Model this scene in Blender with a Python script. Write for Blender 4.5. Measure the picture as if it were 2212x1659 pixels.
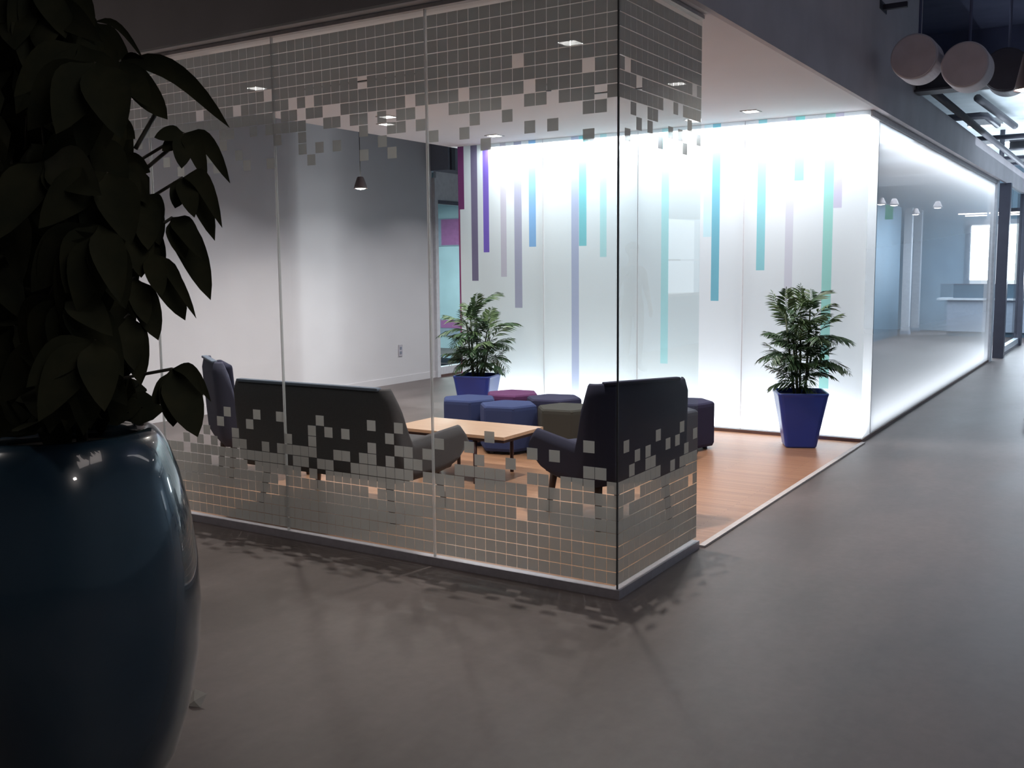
import bpy, bmesh, math, random
from mathutils import Vector, Matrix
random.seed(7)
PI = math.pi
sc = bpy.context.scene
for _o in list(bpy.data.objects):
    bpy.data.objects.remove(_o)
COL = sc.collection

# ------------------------------------------------------------------ camera
RT = Vector((0.84670146, 0.53198117, -0.0096266))
UP = Vector((-0.05296216, 0.10226994, 0.99334579))
FW = Vector((-0.52942577, 0.84055749, -0.11476698))
FPX = 2153.148
CAMZ = 1.5
cd = bpy.data.cameras.new('camera')
cam = bpy.data.objects.new('camera', cd)
COL.objects.link(cam)
cd.sensor_width = 36.0
cd.lens = 36.0 * FPX / 2212.0
cd.clip_start = 0.05
cd.clip_end = 200
m = Matrix.Identity(4)
for i in range(3):
    m[i][0] = RT[i]; m[i][1] = UP[i]; m[i][2] = -FW[i]
m[2][3] = CAMZ
cam.matrix_world = m
sc.camera = cam

def at(u, v, d):
    """point seen at pixel (u, v) of the 2212 x 1659 frame, d metres deep: used to read positions off the photograph"""
    return Vector((0, 0, CAMZ)) + d * (FW + RT * ((u - 1106) / FPX) - UP * ((v - 829.5) / FPX))

# ------------------------------------------------------------------ world, exposure
sc.view_settings.view_transform = 'Standard'
sc.view_settings.look = 'None'
sc.view_settings.gamma = 1.0
sc.view_settings.exposure = 0.0
sc.view_settings.use_curve_mapping = False
sc.cycles.transparent_max_bounces = 24
sc.cycles.max_bounces = 8
sc.cycles.sample_clamp_indirect = 4.0
w = bpy.data.worlds.new('world')
sc.world = w
w.use_nodes = True
w.node_tree.nodes['Background'].inputs[0].default_value = (0.80, 0.90, 1.0, 1)
w.node_tree.nodes['Background'].inputs[1].default_value = 1.35

# ------------------------------------------------------------------ room numbers (metres)
XC, YG, YE, YB, ZT = -1.953, 3.986, 4.944, 8.647, 2.767
XL, YF, XW, YWE = -6.09, 16.9, -8.312, 11.18
XS = -1.885          # outer face of the bulkhead over the lounge
ZC = 4.1             # open ceiling of the corridor

# ------------------------------------------------------------------ lamps' area lights, added fill
def area(name, loc, size, power, color=(1, 1, 1), aim=None, size_y=None, spread=None, up=False):
    l = bpy.data.lights.new(name, 'AREA')
    l.energy = power; l.color = color
    l.shape = 'RECTANGLE' if size_y else 'SQUARE'
    l.size = size
    if size_y: l.size_y = size_y
    if spread: l.spread = spread
    o = bpy.data.objects.new(name, l)
    COL.objects.link(o)
    o.location = loc
    d = (Vector(aim) - Vector(loc)) if aim else Vector((0, 0, -1))
    o.rotation_euler = d.to_track_quat('-Z', 'Y').to_euler()
    if up: o.rotation_euler = (PI, 0, 0)
    return o

K = 1.0
# tubes inside the light wall, top and bottom (seen only through its diffusing panels)
area('tube_top', (-3.82, YB + 0.06, ZT - 0.035), 3.72, 125 * K, (0.93, 0.96, 1.0), (-3.82, YB + 0.05, 0), 0.06)
area('tube_bottom', (-3.9, YB + 0.06, 0.045), 3.9, 70 * K, (0.93, 0.96, 1.0), (-3.9, YB + 0.05, 3), 0.06)
# daylight at the windows
area('daylight_far', (-1.75, 24.45, 1.75), 2.2, 230 * K, (0.76, 0.87, 1.0), (-2.0, 10, 1.2), 1.2)
area('daylight_right', (3.35, 17.9, 1.7), 1.3, 6 * K, (0.72, 0.86, 1.0), (-2, 15, 0.3), 1.4)
area('ceiling_fill', (-0.5, 18.0, 3.0), 4.0, 260 * K, (0.75, 0.87, 1.0), (-0.5, 18.0, 6), 8.0, spread=2.2)  # unseen panel facing up, added to brighten the ceiling deck

# unseen fill lights, added to brighten the near floor and corridor
area('near_fill', (0.4, 1.6, 3.75), 2.0, 22 * K, (1.0, 0.88, 0.83), size_y=1.8)
area('near_fill_left', (-6.5, 0.5, 3.75), 3.6, 36 * K, (1.0, 0.88, 0.82), size_y=3.0)
area('corridor_fill_up', (0.75, 6.2, 3.05), 0.15, 16 * K, (1.0, 0.93, 0.92), size_y=1.6, up=True)  # upward fill added to brighten the duct ends
area('corridor_fill', (0.9, 7.5, 3.75), 0.3, 10 * K, (0.95, 0.93, 0.95), size_y=5.0)
for _i, _y in enumerate((5.6, 7.3, 9.0, 10.7, 12.6)):  # wall washers; the last is added to brighten the shopfront head panel
    area('wall_washer', (-6.45 if _y > 6 else -6.9, _y, 2.72), 0.12, 13.5 * K, (1.0, 0.94, 0.97), (-7.7, _y, 0.0), spread=1.75)

# ------------------------------------------------------------------ materials
MATS = {}
def nodes(name):
    mt = bpy.data.materials.new(name)
    mt.use_nodes = True
    nt = mt.node_tree
    for n in list(nt.nodes): nt.nodes.remove(n)
    out = nt.nodes.new('ShaderNodeOutputMaterial')
    MATS[name] = mt
    return mt, nt, out
def N(nt, t, **kw):
    n = nt.nodes.new(t)
    for k, v in kw.items():
        if hasattr(n, k): setattr(n, k, v)
    return n
def pbr(name, col, rough=0.5, metal=0.0, spec=0.5, col2=None, scale=20.0, stretch=None, bump=0.0, coat=0.0, detail=4.0, lo=0.35, hi=0.65):
    mt, nt, out = nodes(name)
    b = N(nt, 'ShaderNodeBsdfPrincipled')
    b.inputs['Roughness'].default_value = rough
    b.inputs['Metallic'].default_value = metal
    b.inputs['Specular IOR Level'].default_value = spec
    b.inputs['Coat Weight'].default_value = coat
    b.inputs['Base Color'].default_value = (*col, 1)
    tc = N(nt, 'ShaderNodeTexCoord'); mp = N(nt, 'ShaderNodeMapping')
    nt.links.new(tc.outputs['Object'], mp.inputs['Vector'])
    if stretch: mp.inputs['Scale'].default_value = stretch
    nz = N(nt, 'ShaderNodeTexNoise')
    nz.inputs['Scale'].default_value = scale; nz.inputs['Detail'].default_value = detail
    nt.links.new(mp.outputs[0], nz.inputs['Vector'])
    if col2 is None: col2 = tuple(c * 0.88 for c in col)
    r = N(nt, 'ShaderNodeValToRGB')
    r.color_ramp.elements[0].position = lo; r.color_ramp.elements[1].position = hi
    r.color_ramp.elements[0].color = (*col2, 1); r.color_ramp.elements[1].color = (*col, 1)
    nt.links.new(nz.outputs['Fac'], r.inputs['Fac'])
    nt.links.new(r.outputs['Color'], b.inputs['Base Color'])
    if bump:
        bp = N(nt, 'ShaderNodeBump'); bp.inputs['Strength'].default_value = bump; bp.inputs['Distance'].default_value = 0.01
        nt.links.new(nz.outputs['Fac'], bp.inputs['Height']); nt.links.new(bp.outputs[0], b.inputs['Normal'])
    nt.links.new(b.outputs[0], out.inputs[0])
    return mt
def emit(name, col, s):
    mt, nt, out = nodes(name)
    e = N(nt, 'ShaderNodeEmission'); e.inputs[0].default_value = (*col, 1); e.inputs[1].default_value = s
    nt.links.new(e.outputs[0], out.inputs[0]); return mt
def glass(name, tint=(0.93, 0.96, 0.95), ior=1.5, rough=0.0):
    mt, nt, out = nodes(name)
    t = N(nt, 'ShaderNodeBsdfTransparent'); t.inputs[0].default_value = (*tint, 1)
    g = N(nt, 'ShaderNodeBsdfGlossy'); g.inputs['Roughness'].default_value = rough
    f = N(nt, 'ShaderNodeFresnel'); f.inputs['IOR'].default_value = ior
    geo = N(nt, 'ShaderNodeNewGeometry')
    inv = N(nt, 'ShaderNodeMath', operation='SUBTRACT'); inv.inputs[0].default_value = 1.0
    nt.links.new(geo.outputs['Backfacing'], inv.inputs[1])
    mu = N(nt, 'ShaderNodeMath', operation='MULTIPLY')
    nt.links.new(f.outputs[0], mu.inputs[0]); nt.links.new(inv.outputs[0], mu.inputs[1])
    mx = N(nt, 'ShaderNodeMixShader')
    nt.links.new(mu.outputs[0], mx.inputs[0]); nt.links.new(t.outputs[0], mx.inputs[1]); nt.links.new(g.outputs[0], mx.inputs[2])
    nt.links.new(mx.outputs[0], out.inputs[0]); return mt
def film(name, col, clear=0.3, gloss=0.0, trans=0.55):
    """frosted vinyl: partly clear, the rest scatters light back and through"""
    mt, nt, out = nodes(name)
    t = N(nt, 'ShaderNodeBsdfTransparent'); t.inputs[0].default_value = (1, 1, 1, 1)
    d = N(nt, 'ShaderNodeBsdfDiffuse'); d.inputs[0].default_value = (*col, 1)
    l = N(nt, 'ShaderNodeBsdfTranslucent'); l.inputs[0].default_value = (*col, 1)
    m1 = N(nt, 'ShaderNodeMixShader'); m1.inputs[0].default_value = trans
    nt.links.new(d.outputs[0], m1.inputs[1]); nt.links.new(l.outputs[0], m1.inputs[2])
    m2 = N(nt, 'ShaderNodeMixShader'); m2.inputs[0].default_value = clear
    nt.links.new(m1.outputs[0], m2.inputs[1]); nt.links.new(t.outputs[0], m2.inputs[2])
    nt.links.new(m2.outputs[0], out.inputs[0]); return mt
def backlit(name, col, ior=1.42, rough=0.03):
    """diffusing panel with a glossy front: light from the tubes behind comes through it"""
    mt, nt, out = nodes(name)
    l = N(nt, 'ShaderNodeBsdfTranslucent'); l.inputs[0].default_value = (*col, 1)
    d = N(nt, 'ShaderNodeBsdfDiffuse'); d.inputs[0].default_value = (*col, 1)
    g = N(nt, 'ShaderNodeBsdfGlossy'); g.inputs['Roughness'].default_value = rough
    f = N(nt, 'ShaderNodeFresnel'); f.inputs['IOR'].default_value = ior
    m1 = N(nt, 'ShaderNodeMixShader'); m1.inputs[0].default_value = 0.25
    nt.links.new(l.outputs[0], m1.inputs[1]); nt.links.new(d.outputs[0], m1.inputs[2])
    m2 = N(nt, 'ShaderNodeMixShader'); nt.links.new(f.outputs[0], m2.inputs[0])
    nt.links.new(m1.outputs[0], m2.inputs[1]); nt.links.new(g.outputs[0], m2.inputs[2])
    nt.links.new(m2.outputs[0], out.inputs[0]); return mt

pbr('paint_white', (0.60, 0.58, 0.60), 0.6, col2=(0.58, 0.56, 0.58), scale=3)
pbr('soffit_paint', (0.88, 0.86, 0.88), 0.7, scale=2, col2=(0.86, 0.84, 0.86))
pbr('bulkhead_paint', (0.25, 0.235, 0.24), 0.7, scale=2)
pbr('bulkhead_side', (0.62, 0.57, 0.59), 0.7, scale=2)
pbr('ceiling_dark', (0.12, 0.14, 0.25), 0.8, scale=3, col2=(0.09, 0.11, 0.20))
pbr('ceiling_tile', (0.62, 0.68, 0.70), 0.8, scale=3)
pbr('beam_paint', (0.085, 0.085, 0.10), 0.6, scale=3)
pbr('steel_dark', (0.055, 0.055, 0.075), 0.45, scale=8)
pbr('duct_metal', (0.66, 0.63, 0.67), 0.6, scale=6)
pbr('mullion_dark', (0.10, 0.10, 0.135), 0.4, scale=6)
pbr('aluminium', (0.50, 0.49, 0.54), 0.38, metal=0.5, scale=30)
pbr('seal_dark', (0.05, 0.055, 0.06), 0.3)
film('seal_light', (0.62, 0.64, 0.66), 0.35)
pbr('trim_white', (0.62, 0.60, 0.60), 0.5)
pbr('trim_brown', (0.13, 0.075, 0.065), 0.5)
pbr('sofa_grey', (0.095, 0.094, 0.102), 0.9, spec=0.15, scale=240, bump=0.06, col2=(0.078, 0.077, 0.084))
pbr('sofa_top_lit', (0.16, 0.20, 0.27), 0.8, spec=0.3, scale=240, bump=0.05)  # paler blue than the shell: light on the top edge painted in
pbr('sofa_navy', (0.036, 0.038, 0.068), 0.9, spec=0.15, scale=240, bump=0.06)
pbr('chair_blue', (0.075, 0.080, 0.125), 0.9, spec=0.2, scale=240, bump=0.06)
pbr('leg_wood', (0.085, 0.045, 0.035), 0.45, scale=8, stretch=(12, 12, 1))
pbr('oak', (0.60, 0.41, 0.29), 0.32, scale=5, stretch=(1.5, 22, 22), col2=(0.50, 0.33, 0.225), detail=6)
pbr('table_edge', (0.04, 0.02, 0.025), 0.5)
pbr('steel_burgundy', (0.05, 0.018, 0.022), 0.4)
pbr('stool_purple', (0.13, 0.045, 0.13), 0.9, spec=0.2, scale=200, bump=0.05)
pbr('stool_blue', (0.045, 0.065, 0.17), 0.9, spec=0.2, scale=200, bump=0.05)
pbr('stool_navy', (0.040, 0.040, 0.085), 0.9, spec=0.2, scale=200, bump=0.05)
pbr('stool_olive', (0.060, 0.060, 0.055), 0.9, spec=0.2, scale=200, bump=0.05)
pbr('stool_slate', (0.065, 0.070, 0.095), 0.9, spec=0.2, scale=200, bump=0.05)
pbr('pot_blue', (0.018, 0.055, 0.36), 0.36, coat=0.1, scale=3, col2=(0.015, 0.048, 0.32))
pbr('soil', (0.02, 0.015, 0.012), 0.95, scale=60, bump=0.8)
pbr('planter_teal', (0.026, 0.058, 0.090), 0.22, coat=1.0, scale=2, col2=(0.022, 0.050, 0.078))
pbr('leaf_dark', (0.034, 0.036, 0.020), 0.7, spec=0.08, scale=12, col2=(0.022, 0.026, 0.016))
pbr('stem_dark', (0.05, 0.045, 0.03), 0.6, scale=14)
pbr('petiole_grey', (0.09, 0.09, 0.075), 0.5)
pbr('palm_green', (0.055, 0.115, 0.050), 0.45, scale=10, col2=(0.035, 0.078, 0.04))
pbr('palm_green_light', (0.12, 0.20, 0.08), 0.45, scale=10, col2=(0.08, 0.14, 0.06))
pbr('palm_stem', (0.06, 0.09, 0.045), 0.6, scale=14)
pbr('lamp_shade', (0.20, 0.16, 0.16), 0.5)
pbr('cord_black', (0.03, 0.03, 0.03), 0.6)
pbr('mint_wall', (0.50, 0.64, 0.70), 0.7, scale=2)
pbr('header_grey', (0.22, 0.24, 0.30), 0.6, scale=2)
pbr('frame_white', (0.66, 0.66, 0.70), 0.45)
pbr('poster_grey', (0.32, 0.36, 0.45), 0.6)
pbr('poster_magenta', (0.40, 0.14, 0.34), 0.6)
pbr('counter_grey', (0.36, 0.42, 0.52), 0.5)
pbr('counter_top', (0.72, 0.78, 0.85), 0.3)
pbr('box_dark', (0.10, 0.16, 0.22), 0.6)
pbr('dark_blue_wall', (0.10, 0.19, 0.27), 0.6, scale=2)
pbr('pale_blue_wall', (0.40, 0.52, 0.62), 0.7, scale=2)
pbr('skin', (0.35, 0.22, 0.17), 0.6)
pbr('shirt_grey', (0.08, 0.09, 0.10), 0.9)
pbr('trouser_dark', (0.04, 0.04, 0.05), 0.9)
pbr('hair_dark', (0.02, 0.015, 0.012), 0.8)
pbr('chair_wood_red', (0.16, 0.05, 0.045), 0.45, scale=6, stretch=(1, 10, 10))
pbr('paper', (0.55, 0.54, 0.50), 0.8)
pbr('outlet_plastic', (0.48, 0.45, 0.50), 0.5)
glass('pane_glass')
film('frost_film', (0.56, 0.57, 0.56), 0.23, trans=0.45)
emit('lamp_glow', (1.0, 0.93, 0.92), 14)
emit('lamp_glow_soft', (0.9, 0.95, 1.0), 3.0)
emit('daylight_pane', (0.88, 0.94, 1.0), 1.6)
emit('exit_green', (0.15, 0.75, 0.5), 0.45)
backlit('panel_white', (0.80, 0.84, 0.86))

# polished concrete
def concrete():
    mt, nt, out = nodes('concrete')
    b = N(nt, 'ShaderNodeBsdfPrincipled')
    tc = N(nt, 'ShaderNodeTexCoord')
    n1 = N(nt, 'ShaderNodeTexNoise'); n1.inputs['Scale'].default_value = 1.7; n1.inputs['Detail'].default_value = 8; n1.inputs['Roughness'].default_value = 0.6
    n2 = N(nt, 'ShaderNodeTexNoise'); n2.inputs['Scale'].default_value = 26; n2.inputs['Detail'].default_value = 5
    mp = N(nt, 'ShaderNodeMapping'); mp.inputs['Scale'].default_value = (1, 0.45, 1)
    nt.links.new(tc.outputs['Object'], mp.inputs[0]); nt.links.new(mp.outputs[0], n1.inputs[0]); nt.links.new(tc.outputs['Object'], n2.inputs[0])
    r = N(nt, 'ShaderNodeValToRGB')
    r.color_ramp.elements[0].position = 0.38; r.color_ramp.elements[0].color = (0.108, 0.088, 0.083, 1)
    r.color_ramp.elements[1].position = 0.66; r.color_ramp.elements[1].color = (0.178, 0.149, 0.145, 1)
    nt.links.new(n1.outputs['Fac'], r.inputs[0])
    mx = N(nt, 'ShaderNodeMixRGB', blend_type='MULTIPLY'); mx.inputs[0].default_value = 0.22
    nt.links.new(r.outputs[0], mx.inputs[1]); nt.links.new(n2.outputs['Fac'], mx.inputs[2])
    nt.links.new(mx.outputs[0], b.inputs['Base Color'])
    rr = N(nt, 'ShaderNodeMapRange'); rr.inputs[3].default_value = 0.40; rr.inputs[4].default_value = 0.56; b.inputs['Specular IOR Level'].default_value = 0.4
    nt.links.new(n1.outputs['Fac'], rr.inputs[0]); nt.links.new(rr.outputs[0], b.inputs['Roughness'])
    nt.links.new(b.outputs[0], out.inputs[0])
concrete()
def woodfloor():
    mt, nt, out = nodes('wood_floor')
    b = N(nt, 'ShaderNodeBsdfPrincipled'); b.inputs['Roughness'].default_value = 0.36
    tc = N(nt, 'ShaderNodeTexCoord')
    mp = N(nt, 'ShaderNodeMapping'); mp.inputs['Scale'].default_value = (1.2, 30, 1)
    n1 = N(nt, 'ShaderNodeTexNoise'); n1.inputs['Scale'].default_value = 2.2; n1.inputs['Detail'].default_value = 6
    nt.links.new(tc.outputs['Object'], mp.inputs[0]); nt.links.new(mp.outputs[0], n1.inputs[0])
    br = N(nt, 'ShaderNodeTexBrick'); br.inputs['Scale'].default_value = 1.0
    br.inputs['Brick Width'].default_value = 0.9; br.inputs['Row Height'].default_value = 0.028
    br.inputs['Mortar Size'].default_value = 0.0012
    br.inputs['Color1'].default_value = (0.52, 0.29, 0.17, 1); br.inputs['Color2'].default_value = (0.42, 0.225, 0.13, 1); br.inputs['Mortar'].default_value = (0.24, 0.12, 0.08, 1)
    nt.links.new(tc.outputs['Object'], br.inputs[0])
    mx = N(nt, 'ShaderNodeMixRGB', blend_type='MULTIPLY'); mx.inputs[0].default_value = 0.35
    nt.links.new(br.outputs[0], mx.inputs[1]); nt.links.new(n1.outputs['Fac'], mx.inputs[2])
    nt.links.new(mx.outputs[0], b.inputs['Base Color'])
    nt.links.new(b.outputs[0], out.inputs[0])
woodfloor()
def roomglass():
    """meeting room pane: clear glass with a white film that fades out towards mid height (printed dot gradient)"""
    mt, nt, out = nodes('gradient_glass')
    tc = N(nt, 'ShaderNodeTexCoord'); sp = N(nt, 'ShaderNodeSeparateXYZ'); nt.links.new(tc.outputs['Object'], sp.inputs[0])
    r = N(nt, 'ShaderNodeValToRGB')
    e = r.color_ramp.elements
    e[0].position = 0.0; e[0].color = (1, 1, 1, 1)
    e[1].position = 1.0; e[1].color = (0.98, 0.98, 0.98, 1)
    for p, c in ((0.11, 1.0), (0.23, 0.62), (0.33, 0.34), (0.55, 0.30), (0.72, 0.46), (0.84, 0.78), (0.93, 0.95)):
        q = e.new(p); q.color = (c, c, c, 1)
    mr = N(nt, 'ShaderNodeMapRange'); mr.inputs[1].default_value = 0; mr.inputs[2].default_value = ZT
    nt.links.new(sp.outputs[2], mr.inputs[0]); nt.links.new(mr.outputs[0], r.inputs[0])
    t = N(nt, 'ShaderNodeBsdfTransparent'); t.inputs[0].default_value = (0.93, 0.97, 0.98, 1)
    l = N(nt, 'ShaderNodeBsdfTranslucent'); l.inputs[0].default_value = (0.9, 0.92, 0.94, 1)
    d = N(nt, 'ShaderNodeBsdfDiffuse'); d.inputs[0].default_value = (0.9, 0.92, 0.94, 1)
    m0 = N(nt, 'ShaderNodeMixShader'); m0.inputs[0].default_value = 0.35
    nt.links.new(l.outputs[0], m0.inputs[1]); nt.links.new(d.outputs[0], m0.inputs[2])
    m1 = N(nt, 'ShaderNodeMixShader'); nt.links.new(r.outputs[0], m1.inputs[0])
    nt.links.new(t.outputs[0], m1.inputs[1]); nt.links.new(m0.outputs[0], m1.inputs[2])
    g = N(nt, 'ShaderNodeBsdfGlossy'); g.inputs['Roughness'].default_value = 0.02
    f = N(nt, 'ShaderNodeFresnel'); f.inputs[0].default_value = 1.35
    m2 = N(nt, 'ShaderNodeMixShader'); nt.links.new(f.outputs[0], m2.inputs[0])
    nt.links.new(m1.outputs[0], m2.inputs[1]); nt.links.new(g.outputs[0], m2.inputs[2])
    nt.links.new(m2.outputs[0], out.inputs[0])
roomglass()

# ------------------------------------------------------------------ helpers
def link_mesh(name, me, mat, parent=None, smooth=False):
    if mat and not me.materials: me.materials.append(MATS[mat])
    if smooth:
        for p in me.polygons: p.use_smooth = True
    o = bpy.data.objects.new(name, me); COL.objects.link(o)
    if parent: o.parent = parent
    return o
def mesh_obj(name, verts, faces, mat, parent=None, smooth=False, kind=None):
    me = bpy.data.meshes.new(name); me.from_pydata([tuple(v) for v in verts], [], faces); me.update()
    o = link_mesh(name, me, mat, parent, smooth)
    if kind: o['kind'] = kind
    return o
def tag(o, label, cat, group=None, kind=None):
    o['label'] = label; o['category'] = cat
    if group: o['group'] = group
    if kind: o['kind'] = kind
    return o
def thing(name, label, cat, loc=(0, 0, 0), rz=0.0, group=None):
    o = bpy.data.objects.new(name, None); COL.objects.link(o)
    o.location = loc; o.rotation_euler = (0, 0, rz); o.empty_display_size = 0.1
    return tag(o, label, cat, group)
BF = [(0, 3, 2, 1), (4, 5, 6, 7), (0, 1, 5, 4), (1, 2, 6, 5), (2, 3, 7, 6), (3, 0, 4, 7)]
def boxv(x0, x1, y0, y1, z0, z1):
    return [(x0, y0, z0), (x1, y0, z0), (x1, y1, z0), (x0, y1, z0), (x0, y0, z1), (x1, y0, z1), (x1, y1, z1), (x0, y1, z1)]
def box(name, b, mat, parent=None, bevel=0.0, seg=2, kind=None):
    """box with its own origin at its base centre"""
    x0, x1, y0, y1, z0, z1 = b
    c = Vector(((x0 + x1) / 2, (y0 + y1) / 2, z0))
    vs = [Vector(v) - c for v in boxv(*b)]
    if bevel:
        bm = bmesh.new(); bv = [bm.verts.new(v) for v in vs]
        for f in BF: bm.faces.new([bv[i] for i in f])
        bmesh.ops.bevel(bm, geom=list(bm.edges), offset=bevel, segments=seg, profile=0.6, affect='EDGES')
        me = bpy.data.meshes.new(name); bm.to_mesh(me); bm.free()
        o = link_mesh(name, me, mat, parent, True)
    else:
        o = mesh_obj(name, vs, BF, mat, parent)
    o.location = c
    if kind: o['kind'] = kind
    return o
def struct(name, b, mat, parent=None):
    return box(name, b, mat, parent, kind=None if parent else 'structure')
def lathe(name, prof, mat, parent=None, n=48, smooth=True, loc=(0, 0, 0), cap=True):
    vs, fs = [], []
    for r, z in prof:
        for k in range(n):
            a = 2 * PI * k / n; vs.append((r * math.cos(a), r * math.sin(a), z))
    for i in range(len(prof) - 1):
        for k in range(n):
            k2 = (k + 1) % n; fs.append((i * n + k, i * n + k2, (i + 1) * n + k2, (i + 1) * n + k))
    if cap:
        fs.append(tuple(range(n))[::-1]); fs.append(tuple((len(prof) - 1) * n + k for k in range(n)))
    o = mesh_obj(name, vs, fs, mat, parent, smooth); o.location = loc; return o
def tube(name, pts, rad, mat, parent=None, n=8, smooth=True):
    """tube along points; rad number or list"""
    pts = [Vector(p) for p in pts]
    if not isinstance(rad, (list, tuple)): rad = [rad] * len(pts)
    vs, fs = [], []
    ref = Vector((0.13, 0.21, 1)) if abs((pts[-1] - pts[0]).normalized().z) < 0.9 else Vector((1, 0.2, 0))
    for i, p in enumerate(pts):
        t = (pts[min(i + 1, len(pts) - 1)] - pts[max(i - 1, 0)]).normalized()
        a = t.cross(ref).normalized(); b = t.cross(a)
        for k in range(n):
            q = 2 * PI * k / n; vs.append(p + a * math.cos(q) * rad[i] + b * math.sin(q) * rad[i])
    for i in range(len(pts) - 1):
        for k in range(n):
            k2 = (k + 1) % n; fs.append((i * n + k, i * n + k2, (i + 1) * n + k2, (i + 1) * n + k))
    fs.append(tuple(range(n))[::-1]); fs.append(tuple((len(pts) - 1) * n + k for k in range(n)))
    return mesh_obj(name, vs, fs, mat, parent, smooth)
def copy_tree(o, parent=None):
    c = o.copy(); COL.objects.link(c)
    if parent: c.parent = parent
    for ch in list(o.children): copy_tree(ch, c)
    return c

# ------------------------------------------------------------------ setting
struct('floor', (-12, 3.6, -4.2, 26.2, -0.1, 0.0), 'concrete')
wf = struct('floor_lounge', (-5.84, XC + 0.005, YG + 0.03, YB - 0.005, 0.0, 0.008), 'wood_floor')
struct('trim_1', (XC + 0.005, XC + 0.04, YE + 0.02, YB, 0.0, 0.012), 'trim_white')
# lounge ceiling (soffit): slab with the open corner beyond it
struct('ceiling', (-6.18, XS, 5.915, YF + 0.2, ZT, ZT + 0.35), 'soffit_paint')
struct('ceiling_2', (-12, XS, 3.90, 5.915, ZT, ZT + 0.35), 'soffit_paint')
# bulkhead faces over the glass
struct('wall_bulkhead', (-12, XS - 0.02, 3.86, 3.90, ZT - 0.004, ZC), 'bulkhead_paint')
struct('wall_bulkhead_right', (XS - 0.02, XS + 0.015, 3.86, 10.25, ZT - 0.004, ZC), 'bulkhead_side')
struct('wall_bulkhead_far', (XS - 0.02, XS + 0.015, 10.25, 22.0, ZT - 0.004, 3.10), 'bulkhead_side')
struct('ceiling_corridor', (-12, 3.6, -4.2, 12.6, ZC, ZC + 0.1), 'ceiling_dark')
struct('wall_bulkhead_cross', (-12, 3.6, 12.5, 12.6, 3.74, ZC), 'ceiling_dark')
struct('ceiling_deck', (-12, 3.6, 12.6, 26.2, 3.74, 3.84), 'ceiling_tile')
struct('wall_left', (XW - 0.15, XW, 2.0, YWE, 0, ZC), 'paint_white')
struct('baseboard_left', (XW, XW + 0.012, 2.0, YWE, 0, 0.09), 'paint_white')
struct('wall_left_near', (-12, XW, 1.85, 2.0, 0, ZC), 'paint_white')
struct('wall_right', (3.5, 3.6, -4.2, 17.2, 0, ZC), 'pale_blue_wall')
struct('wall_right_far', (3.5, 3.6, 18.7, 26.2, 0, ZC), 'pale_blue_wall')
struct('wall_right_low', (3.5, 3.6, 17.2, 18.7, 0, 0.95), 'pale_blue_wall')
struct('wall_right_high', (3.5, 3.6, 17.2, 18.7, 2.4, ZC), 'pale_blue_wall')
struct('wall_near', (-12, 3.6, -4.3, -4.2, 0, ZC), 'bulkhead_paint')
struct('wall_near_left', (-12.1, -12, -4.2, 26.2, 0, ZC), 'mint_wall')
# far wall with its window opening
struct('wall_far_left', (-12, -2.97, 24.6, 24.75, 0, ZC), 'pale_blue_wall')
struct('wall_far_right', (-0.50, 3.6, 24.6, 24.75, 0.95, 2.42), 'pale_blue_wall')
struct('wall_far_low', (-2.97, 3.6, 24.6, 24.75, 0, 0.95), 'pale_blue_wall')
struct('wall_far_high', (-2.97, 3.6, 24.6, 24.75, 2.42, ZC), 'pale_blue_wall')
wn = box('window_1', (-3.03, -2.93, 24.5, 24.6, 0.9, 2.5), 'frame_white'); wn['kind'] = 'structure'
box('window_frame', (-3.03, -0.5, 24.52, 24.6, 2.38, 2.48), 'frame_white', None)
bpy.data.objects['window_frame'].parent = wn; bpy.data.objects['window_frame'].location = (1.21, 0.01, 1.48)
for i, xm in enumerate((-1.84, -0.62)):
    wm = box('window_frame', (xm, xm + 0.12, 24.55, 24.62, 0.95, 2.42), 'mullion_dark', wn)
    wm.location = Vector((xm + 0.06, 24.585, 0.95)) - wn.location
wr = box('window_2', (3.47, 3.56, 17.2, 18.7, 0.95, 1.0), 'frame_white'); wr['kind'] = 'structure'
o = box('window_frame', (3.47, 3.56, 17.2, 18.7, 1.62, 1.65), 'frame_white', wr); o.location = (0, 0, 0.67)

# ------------------------------------------------------------------ left: shopfront beyond the white wall
sf = box('window_3', (XW - 0.02, XW + 0.05, YWE, YWE + 0.07, 0, 2.75), 'frame_white'); sf['kind'] = 'structure'
def sfp(nm, b, mat):
    o = box(nm, b, mat, sf); o.location = Vector(((b[0] + b[1]) / 2, (b[2] + b[3]) / 2, b[4])) - sf.location; return o
sfp('window_sill', (XW - 0.05, XW + 0.05, YWE + 0.07, 14.2, 0.0, 0.14), 'frame_white')
sfp('sill_trim', (XW + 0.05, XW + 0.06, YWE + 0.07, 14.2, 0.0, 0.035), 'trim_brown')
sfp('head_rail', (XW - 0.03, XW + 0.05, YWE + 0.07, 14.2, 2.40, 2.45), 'mullion_dark')
sfp('head_panel', (XW - 0.02, XW + 0.02, YWE + 0.07, 14.2, 2.45, 2.85), 'frame_white')
sfp('pane', (XW - 0.006, XW + 0.006, YWE + 0.07, 14.2, 0.14, 2.40), 'pane_glass')
struct('wall_header', (XW - 0.1, XW + 0.30, YWE - 0.02, 14.2, 2.84, ZC), 'header_grey')
struct('trim_2', (XW + 0.30, XW + 0.33, YWE + 0.02, YWE + 0.10, 2.84, ZC), 'steel_dark')
struct('trim_3', (XW + 0.30, XW + 0.33, YWE + 0.42, YWE + 0.50, 2.84, ZC), 'steel_dark')
struct('wall_mint', (-12, -11.9, 12, 20, 0, 3.0), 'mint_wall')
struct('wall_mint_back', (-11.9, XL, 15.5, 15.6, 0, 3.0), 'mint_wall')
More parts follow.
